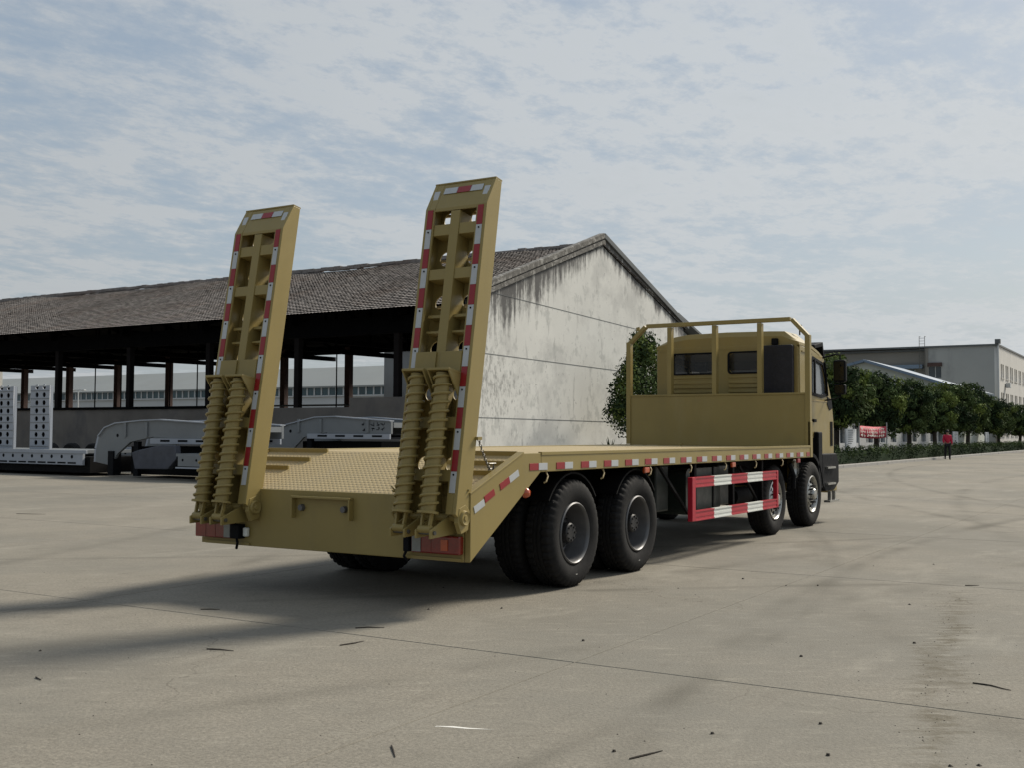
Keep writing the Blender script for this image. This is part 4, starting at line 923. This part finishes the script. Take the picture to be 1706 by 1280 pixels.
B3(MB().box(15.2, 16.8, 14.6, 19.4, .2, .6), 'underframe', dark)
for y in (15.4, 16.6, 17.8): B3(MB().lathe([(.0, 0), (.2, 0), (.22, .02), (.32, 0), (.36, .05), (.36, .25), (0, .25)], (14.9, y, .36), 'x', 28), 'tyre', tyre_m, smooth=35)

# ================================================================ RIGHT SIDE BUILDINGS
FB = empty('office_block', (116, 12.1, 0)); tag(FB, 'three-storey grey rendered factory block with a cream windowed side wall at far right', 'building')
Hf = 10.75
def wall_with_windows(root, name, m, O, u, Lw, H, wins, t=.3):
    """O origin, u horizontal dir; wins: list of (u0,u1,v0,v1) openings"""
    hs = [[(a, c), (b, c), (b, d), (a, d)] for a, b, c, d in wins]
    o = plate(name, [(0, 0), (Lw, 0), (Lw, H), (0, H)], hs, t, m, root, frame_mt(Vector(O) - root.location, u, (0, 0, 1)))
    return o
sidew = []
for z in (1.4, 4.45, 7.55):
    for k in range(9):
        for j in (0, 1.25): sidew.append((2.2 + k * 3.5 + j, 3.05 + k * 3.5 + j, z, z + 1.45))
wall_with_windows(FB, 'side_wall', facs, (116, 12.25, 0), (1, 0, 0), 36, Hf, sidew)
wn0 = None
for a, b, c, d in sidew:
    w_ = LB(MB().box(116 + a, 116 + b, 12.30, 12.36, c, d), 'window', glass_b, FB) if wn0 is None else inst(wn0, FB)
    f_ = None
    if wn0 is None:
        wn0 = w_; ref = (a, c); fr = MB(); x0, x1 = 116 + a, 116 + b
        fr.box(x0, x0 + .06, 12.27, 12.295, c, d).box(x1 - .06, x1, 12.27, 12.295, c, d).box((x0 + x1) / 2 - .03, (x0 + x1) / 2 + .03, 12.27, 12.295, c, d).box(x0, x1, 12.27, 12.294, d - .05, d)
        fr0 = LB(fr, 'window_frame', facw, FB)
        fr0.parent = FB; si = LB(MB().box(116 + a - .05, 116 + b + .05, 12.0, 12.099, c - .1, c), 'sill', facs, FB)
    else:
        dlt = Vector((a - ref[0], 0, c - ref[1])); w_.location = dlt; f = inst(fr0, FB); f.location = dlt; s_ = inst(si, FB); s_.location = dlt
facade_w = [(5.2, 6.45, 7.6, 8.65), (8.6, 11.0, 7.9, 8.9)]
# facade toward -x : u runs +y
wall_with_windows(FB, 'facade', facg, (116.15, 12.4, 0), (0, 1, 0), 6.75, Hf, [(5.2, 6.45, 7.55, 8.75)])
LB(MB().box(116.6, 117.0, 19.15, 45, 0, Hf - .002), 'recessed_facade', facb, FB)
LB(MB().box(116.2, 116.3, 17.6, 18.85, 7.55, 8.75), 'window', glass_b, FB); LB(MB().box(116.17, 116.19, 18.18, 18.24, 7.55, 8.75), 'window_frame', facw, FB)
LB(MB().box(115.75, 115.99, 17.5, 18.95, 8.76, 9.15), 'lintel', colr, FB)
LB(MB().box(115.9, 116.6, 18.9, 19.2, 0, Hf - .04), 'pilaster', facb, FB)
LB(MB().box(116.5, 116.59, 20.3, 23.2, 7.6, 8.5), 'window', teal_g, FB); LB(MB().box(115.9, 116.59, 19.5, 27, 8.6, 9.0), 'canopy', blue_roof, FB)
for k in range(5): LB(MB().box(116.45, 116.495, 20.3 + k * .7, 20.38 + k * .7, 7.6, 8.5), 'window_frame', facw, FB)
LB(MB().box(115.8, 117.2, 12.0, 45, Hf, Hf + .18), 'coping', trim, FB); LB(MB().box(117.21, 152, 12.0, 12.5, Hf, Hf + .18), 'coping', trim, FB)
LB(MB().box(116.3, 152, 12.5, 45, Hf - .3, Hf - .1), 'flat_roof', trim, FB)
LB(MB().box(115.85, 116.1, 11.95, 12.08, 0, Hf + .5), 'downpipe', facw, FB); LB(MB().box(115.7, 116.3, 11.8, 12.3, Hf + .19, Hf + .65), 'rainwater_head', trim, FB)
lad = MB(); lad.tube([(115.8, 19.2, 6), (115.8, 19.2, 12.0), (116.4, 19.2, 12.0)], .03, 6); lad.tube([(115.8, 19.75, 6), (115.8, 19.75, 12.0), (116.4, 19.75, 12.0)], .03, 6)
for k in range(20): lad.tube([(115.8, 19.2, 6.1 + k * .3), (115.8, 19.75, 6.1 + k * .3)], .02, 5)
LB(lad, 'roof_ladder', steel, FB)
LB(MB().box(121.2, 121.9, 11.6, 12.05, 6.5, 7.1), 'air_conditioner', facw, FB, bevel=.03)
LB(MB().box(135, 139, 14, 16, Hf, Hf + 1.2), 'roof_plant_room', facg, FB)

LOW = empty('low_workshop', (92, 12, 0)); tag(LOW, 'low white workshop with a blue sheet roof showing above the trees', 'building')
LB(MB().prism([(11.9, 0), (27, 0), (27, 6.2), (19.5, 7.85), (11.9, 5.35)], 92, 107, 'x'), 'wall', white_b, LOW)
LB(MB().bar((99.3, 11.2, 5.22), (99.3, 19.55, 7.98), .22, 15.6, up=(1, 0, 0)), 'roof', blue_roof, LOW)
LB(MB().bar((99.3, 19.55, 7.98), (99.3, 27.6, 6.0), .22, 15.6, up=(1, 0, 0)), 'roof', blue_roof, LOW)
for k in range(7): LB(MB().box(91.9, 91.99, 12.8 + k * 2, 13.6 + k * 2, 1.1, 2.4), 'window', glass_b, LOW)
# long white boundary building behind the trees
WB = empty('white_wall_building', (56, 13, 0)); tag(WB, 'low white walled building with dark window openings behind the row of trees', 'building')
ws = [(1.5 + k * 3.4, 3.2 + k * 3.4, .9, 2.0) for k in range(14)]
wall_with_windows(WB, 'wall', facw, (54, 13.2, 0), (1, 0, 0), 52, 2.5, ws, .25)
for a, b, c, d in ws:
    LB(MB().box(54 + a, 54 + b, 13.25, 13.3, c, d), 'window', glass_b, WB); LB(MB().box(54 + (a + b) / 2 - .05, 54 + (a + b) / 2 + .05, 13.18, 13.245, c, d), 'window_frame', facw, WB)
LB(MB().box(53.6, 106, 12.9, 17, 2.5, 2.65), 'roof', trim, WB)
LB(MB().box(54, 54.2, 13.33, 17, 0, 2.5), 'end_wall', facw, WB)

# kerb, verge, hedge, trees
vg = MB().box(38, 150, 7.95, 16, -.04, .10).build('verge', soil); tag(vg, kind='structure')
kb = MB(); kbm = None
for k in range(56):
    x = 38 + k * 2.0
    if kbm is None: kbm = tag(empty('kerb', (0, 0, 0)), 'pale concrete kerb along the foot of the hedge', 'kerb'); ks = MB().box(0, 1.985, 7.72, 7.945, -.04, .13).build('kerb_stone', kerb_m, kbm, bevel=.01); ks.location = (x, 0, 0)
    else: o = inst(ks, kbm); o.location = (x, random.uniform(-.01, .01), 0)

def leaves(m, c, r, n, size, rnd, squash=1.0):
    for _ in range(n):
        z = rnd.uniform(-1, 1); a = rnd.uniform(0, 2 * math.pi); q = math.sqrt(1 - z * z); rr_ = r * (rnd.uniform(.55, 1.08))
        p = Vector((c[0] + rr_ * q * math.cos(a), c[1] + rr_ * q * math.sin(a), c[2] + rr_ * z * squash))
        nv = (Vector((q * math.cos(a), q * math.sin(a), z)) + Vector((rnd.gauss(0, .45), rnd.gauss(0, .45), rnd.gauss(0, .45)))).normalized()
        d1 = nv.cross(Vector((rnd.uniform(-1, 1), rnd.uniform(-1, 1), rnd.uniform(-1, 1)))).normalized(); d2 = nv.cross(d1)
        s_ = size * rnd.uniform(.6, 1.3); l = d1 * s_; w_ = d2 * s_ * .45
        m.v += [tuple(p - l), tuple(p - w_), tuple(p + l), tuple(p + w_)]; b = len(m.v); m.f.append((b - 4, b - 3, b - 2, b - 1))
def crown_parts(root, seed, R, H, z0, nclump, nleaf, size, shape=1.0, mats=None):
    rnd = random.Random(seed); ms = {k: MB() for k in ('a', 'b', 'c')}
    for i in range(nclump):
        t = (i + .5) / nclump; z = 1 - 2 * t; a = i * 2.39996 + rnd.uniform(-.3, .3); q = math.sqrt(max(0, 1 - z * z))
        k = rnd.uniform(.62, .98)
        c = (R * k * q * math.cos(a), R * k * q * math.sin(a), z0 + H / 2 + H / 2 * z * k * .95)
        r = R * rnd.uniform(.20, .34)
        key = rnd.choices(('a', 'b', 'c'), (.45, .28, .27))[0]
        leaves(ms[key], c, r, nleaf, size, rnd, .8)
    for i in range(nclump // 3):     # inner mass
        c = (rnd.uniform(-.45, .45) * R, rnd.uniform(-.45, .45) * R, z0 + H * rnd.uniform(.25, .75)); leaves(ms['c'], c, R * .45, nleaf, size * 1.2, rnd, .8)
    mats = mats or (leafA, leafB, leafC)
    objs = [ms[k].build(nm, mm, root, recalc=False) for k, nm, mm in zip('abc', ('crown', 'sunlit_tint_foliage', 'inner_foliage'), mats)]
    for o in objs: o['kind'] = 'stuff'
    return objs
def make_tree(seed, R, H, z0, trunk_r=.16, nclump=54, nleaf=130, size=.11):
    root = empty('roadside_tree', (0, 0, 0))
    rnd = random.Random(seed + 50); t = MB()
    t.tube([(0, 0, -.12), (.03, .02, z0 * .6), (.0, .05, z0 + .4), (.05, .0, z0 + H * .55)], [trunk_r * 1.25, trunk_r, trunk_r * .9, trunk_r * .35], 9)
    for k in range(6):
        a = k * 1.05 + rnd.uniform(-.2, .2); t.tube([(0, 0, z0 + .1 + .12 * k), (R * .4 * math.cos(a), R * .4 * math.sin(a), z0 + H * .3 + .1 * k), (R * .75 * math.cos(a), R * .75 * math.sin(a), z0 + H * .5 + .1 * k)], [trunk_r * .5, trunk_r * .3, trunk_r * .1], 6)
    t.build('trunk', bark, root, smooth=50)
    crown_parts(root, seed, R, H, z0, nclump, nleaf, size)
    return root
def copy_tree(src):
    c = src.copy(); COL.objects.link(c)
    for ch_ in src.children:
        d = ch_.copy(); COL.objects.link(d); d.parent = c
    return c
protos = [make_tree(s, R, H, z0) for s, R, H, z0 in ((11, 1.72, 3.95, 1.08), (12, 1.68, 3.85, 1.18), (13, 1.75, 4.0, 1.0))]
TR = [(49.6, 10.6, 0, 1.05, 1.12, 'large round roadside tree nearest the truck cab, behind the white notice board'),
      (57.2, 10.4, 2, .95, 1.03, 'second roadside tree from the cab, its bright crown beside the red banner'),
      (65.3, 10.3, 1, .92, .99, 'narrow roadside tree two trunks left of the person in red'),
      (73.4, 10.3, 0, .92, 1.02, 'roadside tree standing just left of the person in red'),
      (80.0, 10.2, 2, 1.12, 1.07, 'broad bright roadside tree just right of the person in red'),
      (87.2, 10.4, 1, 1.02, 1.13, 'tall dark roadside tree in front of the corner of the grey factory block'),
      (95.0, 10.2, 0, .95, 1.0, 'roadside tree below the lower windows of the cream side wall'),
      (102.0, 10.2, 2, .9, .96, 'last full roadside tree before the right picture edge'),
      (114.5, 9.9, 1, 1.0, .9, 'dark roadside tree cut by the right edge of the picture')]
used = set()
for i, (x, y, p, s, s2, lab) in enumerate(TR):
    o = protos[p] if p not in used else copy_tree(protos[p]); used.add(p)
    o.location = (x, y, .05); o.scale = (s, s, s2); o.rotation_euler = (0, 0, random.uniform(0, 6.28)); tag(o, lab, 'tree', 'clipped trees along the hedge')
# hedge
hd = MB(); rnd = random.Random(21)
for i in range(760):
    x = 40.5 + i * .12 + rnd.uniform(-.05, .05); leaves(hd, (x, 8.75 + rnd.uniform(-.4, .4), .38 + rnd.uniform(-.12, .2)), .36, 42 if x < 75 else 20, .055 if x < 75 else .08, rnd, 1.0)
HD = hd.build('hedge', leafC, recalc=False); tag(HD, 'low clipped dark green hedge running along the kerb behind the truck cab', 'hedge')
MB().box(40.6, 131, 8.45, 9.05, .06, .58).build('hedge_core', leafC, HD)
hd2 = MB()
for i in range(300): x = rnd.uniform(40.5, 131); leaves(hd2, (x, 8.6 + rnd.uniform(-.3, .3), .62 + rnd.uniform(-.1, .15)), .25, 30, .06, rnd, 1.0)
hd2.build('hedge_fresh_leaves', leafA, HD, recalc=False)['kind'] = 'stuff'
hd3 = MB()
for i in range(320): x = 131 * 0 + rnd.uniform(38.5, 43.5); leaves(hd3, (x, 10.5 + rnd.uniform(-1.2, 1.2), .5 + rnd.uniform(-.2, .35)), .36, 40, .06, rnd, 1.0)
o = hd3.build('shrub', leafC, recalc=False); tag(o, 'dark shrub mass filling the ground just beside the truck cab', 'shrub')
# tree in front of gable
gt = empty('bushy_tree', (35.6, 14.9, 0)); tag(gt, 'leafy bushy tree in front of the white gable wall, seen through the headboard', 'tree')
t = MB(); t.tube([(0, 0, 0), (.1, 0, 1.5), (.0, .1, 4.2)], [.12, .09, .03], 8)
for k in range(7): a = k * .95; t.tube([(0, 0, .9 + .35 * k), (.8 * math.cos(a), .8 * math.sin(a), 1.6 + .4 * k), (1.3 * math.cos(a), 1.3 * math.sin(a), 2.2 + .42 * k)], [.05, .03, .01], 5)
t.build('trunk', bark, gt, smooth=50)
rnd = random.Random(4); ms = [MB(), MB(), MB()]
for i in range(150):
    z = rnd.uniform(1.7, 5.45); wd = 1.9 if z < 3.4 else 1.9 - (z - 3.4) * .75; wd *= rnd.uniform(.5, 1.0); a = rnd.uniform(0, 6.28)
    leaves(ms[rnd.choices((0, 1, 2), (.4, .28, .32))[0]], (wd * math.cos(a) * 1.15, wd * math.sin(a) * .6, z), rnd.uniform(.3, .5), 85, .085, rnd, 1.1)
for k, (nm, mm) in enumerate((('crown', leafA), ('sunlit_tint_foliage', leafB), ('inner_foliage', leafC))): ms[k].build(nm, mm, gt, recalc=False)['kind'] = 'stuff'
# spiky plant at the wall foot
yp = MB(); rnd = random.Random(9)
for k in range(26):
    a = rnd.uniform(0, 6.28); e = rnd.uniform(.2, 1.3); l = rnd.uniform(.7, 1.0); d = Vector((math.cos(a) * math.cos(e), math.sin(a) * math.cos(e), math.sin(e))); s_ = d.cross(Vector((0, 0, 1))).normalized() * .035
    b = Vector((0, 0, .5)); m1 = b + d * l * .5 + Vector((0, 0, .04)); e1 = b + d * l
    yp.add([b - s_ * .6, b + s_ * .6, m1 + s_, e1, m1 - s_], [(0, 1, 2, 3, 4)])
yp.tube([(0, 0, 0), (0, 0, .55)], .09, 8)
yo = yp.build('spiky_plant', leafC, recalc=False); yo.location = (33.9, 15.6, 0); tag(yo, 'small spiky yucca-like plant at the foot of the white gable wall', 'plant')

# banner and notice boards
bn = empty('red_banner', (50.2, 9.6, 0)); tag(bn, 'red cloth banner with rows of white characters hung between posts by the hedge', 'banner')
q = MB(); nx_ = 24
dirb = Vector((.86, -.0, 0))
def bpt(u, v): x = u * 5.9; sag = .10 * 4 * u * (1 - u); return (x, .05 * math.sin(u * 15) , 1.27 + v * .62 - sag * .6)
for i in range(nx_ + 1): q.v += [bpt(i / nx_, 0), bpt(i / nx_, 1)]
for i in range(nx_): q.f.append((2 * i, 2 * i + 2, 2 * i + 3, 2 * i + 1))
cl = q.build('cloth', banner_m, bn, smooth=60, recalc=False); sm = cl.modifiers.new('s', 'SOLIDIFY'); sm.thickness = .01
st = MB(); rnd = random.Random(8)
for row in range(3):
    for k in range(14 if row != 1 else 15):
        u = .05 + k * .062; v = .78 - row * .28
        for _ in range(5):
            du, dv = rnd.uniform(-.02, .012), rnd.uniform(-.08, .06); p = Vector(bpt(u + du, v + dv)); p.y = p.y - .02
            if rnd.random() < .55: st.box(p.x, p.x + .17, p.y - .004, p.y, p.z, p.z + .028)
            else: st.box(p.x, p.x + .035, p.y - .004, p.y, p.z - .05, p.z + .06)
st.build('white_characters', pale_m, bn)['kind'] = 'stuff'
for x in (-.05, 5.95): MB().tube([(x, .03, 0), (x, .03, 2.1)], .035, 8).build('post', pole_m, bn, smooth=40)
def notice(x, y, w_, h_, z0, lab):
    n = empty('notice_board', (x, y, 0)); tag(n, lab, 'notice board', 'white notice boards in the hedge')
    MB().box(0, w_, -.03, .03, z0, z0 + h_).build('panel', sign_m, n, bevel=.01)
    for xx in (.08, w_ - .08): MB().tube([(xx, .05, 0), (xx, .05, z0 + h_)], .03, 8).build('post', pole_m, n, smooth=40)
    r_ = random.Random(int(x)); q = MB()
    for k in range(7): q.box(w_ * .15, w_ * r_.uniform(.5, .85), -.036, -.031, z0 + h_ * (.88 - k * .11), z0 + h_ * (.88 - k * .11) + .03)
    q.build('printed_lines', trim, n)
notice(47.9, 9.7, 1.9, .95, .75, 'white notice board beside the truck cab, left of the red banner')
notice(76.9, 9.75, 1.9, .95, .72, 'small white notice board right of the person in red')
notice(91.5, 9.75, 1.6, .95, .72, 'white notice board low between the far tree trunks')
# pale trellis-like bits left of banner
for i_, (x, y) in enumerate(((45.4, 10.0), (45.9, 10.0), (46.4, 10.0), (46.9, 10.0), (47.4, 10.0))):
    pass
fn = empty('white_railing', (44.8, 10.2, 0)); tag(fn, 'short white railing beside the truck cab near the notice board', 'railing')
for k in range(9): MB().box(k * .34, k * .34 + .07, 0, .05, .1, 1.75).build('railing_bar', pole_m, fn)
MB().box(-.1, 2.9, .052, .10, 1.6, 1.68).build('railing_rail', pole_m, fn)

# person in red, walking --------------------------------------------------
def skin_mesh(name, joints, edges, radii, m, parent, sub=2, root=0):
    me = bpy.data.meshes.new(name); me.from_pydata(joints, edges, []); o = bpy.data.objects.new(name, me); COL.objects.link(o); o.parent = parent
    md = o.modifiers.new('skin', 'SKIN'); md.use_smooth_shade = True
    for i, r in enumerate(radii):
        v = me.skin_vertices[0].data[i]; v.radius = (r, r) if not isinstance(r, tuple) else r; v.use_root = (i == root)
    o.modifiers.new('sub', 'SUBSURF').levels = sub; o.modifiers['sub'].render_levels = sub; me.materials.append(m); return o
P_ = empty('person', (60.4, 7.2, 0), R_(200)); tag(P_, 'person in a red jacket and dark trousers walking beside the hedge', 'person')
# x forward, y left. body in one mesh with clothes as children
J = [(0, 0, .92), (0, 0, 1.12), (0, 0, 1.34), (0, 0, 1.44), (0, 0, 1.50), (.01, 0, 1.60), (0, .17, 1.36), (-.06, .22, 1.12), (.03, .23, .90), (.06, .23, .82), (0, -.17, 1.36), (.02, -.23, 1.12), (.14, -.22, .95), (.18, -.21, .88),
     (0, .09, .86), (.10, .10, .48), (.06, .10, .08), (.16, .11, .03), (0, -.09, .86), (-.08, -.10, .48), (-.22, -.10, .12), (-.13, -.11, .04)]
Ed = [(0, 1), (1, 2), (2, 3), (3, 4), (4, 5), (2, 6), (6, 7), (7, 8), (8, 9), (2, 10), (10, 11), (11, 12), (12, 13), (0, 14), (14, 15), (15, 16), (16, 17), (0, 18), (18, 19), (19, 20), (20, 21)]
Ra = [.13, .125, .13, .06, .07, .085, .06, .045, .034, .03, .06, .045, .034, .03, .085, .058, .04, .035, .085, .058, .04, .035]
skin_mesh('body', J, Ed, Ra, skin, P_)
jk = [0, 1, 2, 3, 6, 7, 8, 10, 11, 12]; mp_ = {j: i for i, j in enumerate(jk)}
skin_mesh('jacket', [J[j] for j in jk], [(mp_[a], mp_[b]) for a, b in Ed if a in mp_ and b in mp_], [.165, .155, .155, .075, .082, .064, .052, .082, .064, .052], coat_m, P_)
tk = [0, 14, 15, 16, 18, 19, 20]; mp_ = {j: i for i, j in enumerate(tk)}
skin_mesh('trousers', [J[j] for j in tk], [(mp_[a], mp_[b]) for a, b in Ed if a in mp_ and b in mp_], [.14, .10, .075, .055, .10, .075, .055], trou, P_)
for a, b in ((16, 17), (20, 21)):
    skin_mesh('shoe', [J[a], J[b]], [(0, 1)], [.055, .045], trou, P_)
hm = MB().lathe([(0, .10), (.06, .085), (.092, .04), (.098, -.01), (.085, -.06)], (-.012, 0, 1.625), 'z', 16); hm.build('hair', hair_m, P_, smooth=60)

# ================================================================ SMALL THINGS ON THE GROUND
tw = [((-2.09, .65), (-2.04, .46), 'straight twig left of the lower ramp shadow'), ((-.98, 1.90), (-.90, 1.77), 'thin twig lying inside the darker ramp shadow'),
      ((-.97, .34), (-.84, .18), 'straight twig on the shadow edge near the concrete joint'), ((-1.53, .01), (-1.33, -.03), 'curved twig just outside the truck shadow'),
      ((-3.22, -1.72), (-3.35, -1.84), 'small bent twig below the white scrape'), ((-3.20, .84), (-3.23, .75), 'tiny twig at the lower left of the picture'),
      ((-2.83, -2.71), (-2.64, -2.78), 'long dry twig at the bottom of the picture'), ((-.45, -3.72), (-.53, -3.93), 'thin twig on the concrete near the right edge'),
      ((3.89, -2.97), (3.96, -3.08), 'short twig far right beside the dirt trail'), ((4.49, 12.2), (4.70, 11.72), 'dark stick far left in front of the parked trailers')]
rnd = random.Random(33)
for (a, b, lab) in tw:
    p, q_ = Vector((*a, .004)), Vector((*b, .004)); mid = p.lerp(q_, .5) + Vector((rnd.uniform(-.12, .12), rnd.uniform(-.12, .12), 0)) * (q_ - p).length + Vector((0, 0, .001))
    m = MB().tube([p - p, (mid - p) * .5, mid - p, (q_ - p) * .8, q_ - p], [.004, .0045, .004, .003, .002], 6)
    o = m.build('twig', twig_m, smooth=50); o.location = p; tag(o, lab, 'twig', 'dry twigs on the concrete')
pb = MB(); rnd = random.Random(44)
for _ in range(520):
    x = -4.4 + 12 * rnd.random() ** 1.6; y = rnd.uniform(-4.6, 5.0)
    if rnd.random() < .25: x = rnd.uniform(-2.4, 3.5); y = -3.475 + .166 * x + rnd.gauss(0, .10)
    r = rnd.uniform(.002, .0055) if rnd.random() < .96 else rnd.uniform(.009, .014)
    pb.add([(x + r * math.cos(k * 1.257) * rnd.uniform(.7, 1.2), y + r * math.sin(k * 1.257) * rnd.uniform(.7, 1.2), .0008) for k in range(5)] + [(x, y, r * .8)], [(k, (k + 1) % 5, 5) for k in range(5)])
o = pb.build('gravel_crumbs', stone_m); tag(o, kind='stuff')
st_ = MB().add([(-2.848, -1.69, .0012), (-2.835, -1.70, .0012), (-2.815, -1.76, .0012), (-2.795, -1.84, .0012), (-2.735, -1.96, .0012), (-2.775, -1.84, .0012), (-2.79, -1.76, .0012), (-2.83, -1.69, .0012)], [(0, 1, 2, 7), (7, 2, 6), (6, 2, 3, 5), (5, 3, 4)]).build('paint_scrape', pale_m); tag(st_, kind='structure')

for (x, y) in [(-2.25, -2.86), (2.96, -1.56), (3.12, -1.81), (.63, -3.18), (-.51, -1.26), (-2.76, -2.6), (-2.31, -3.42), (3.19, -1.06), (-1.8, -3.24), (.37, -.06), (-.23, -2.67)]:
    r = random.uniform(.008, .014); q = MB()
    q.add([(r * math.cos(k * 1.257) * random.uniform(.7, 1.2), r * math.sin(k * 1.257) * random.uniform(.7, 1.2), .0) for k in range(5)] + [(r * .6 * math.cos(k * 1.257 + .3), r * .6 * math.sin(k * 1.257 + .3), r * .8) for k in range(5)], [(k, (k + 1) % 5, (k + 1) % 5 + 5, k + 5) for k in range(5)] + [(5, 6, 7, 8, 9)])
    o = q.build('pebble', stone_m); o.location = (x, y, .0005); tag(o, 'small dark pebble lying on the bare concrete', 'pebble', 'dark pebbles on the concrete')
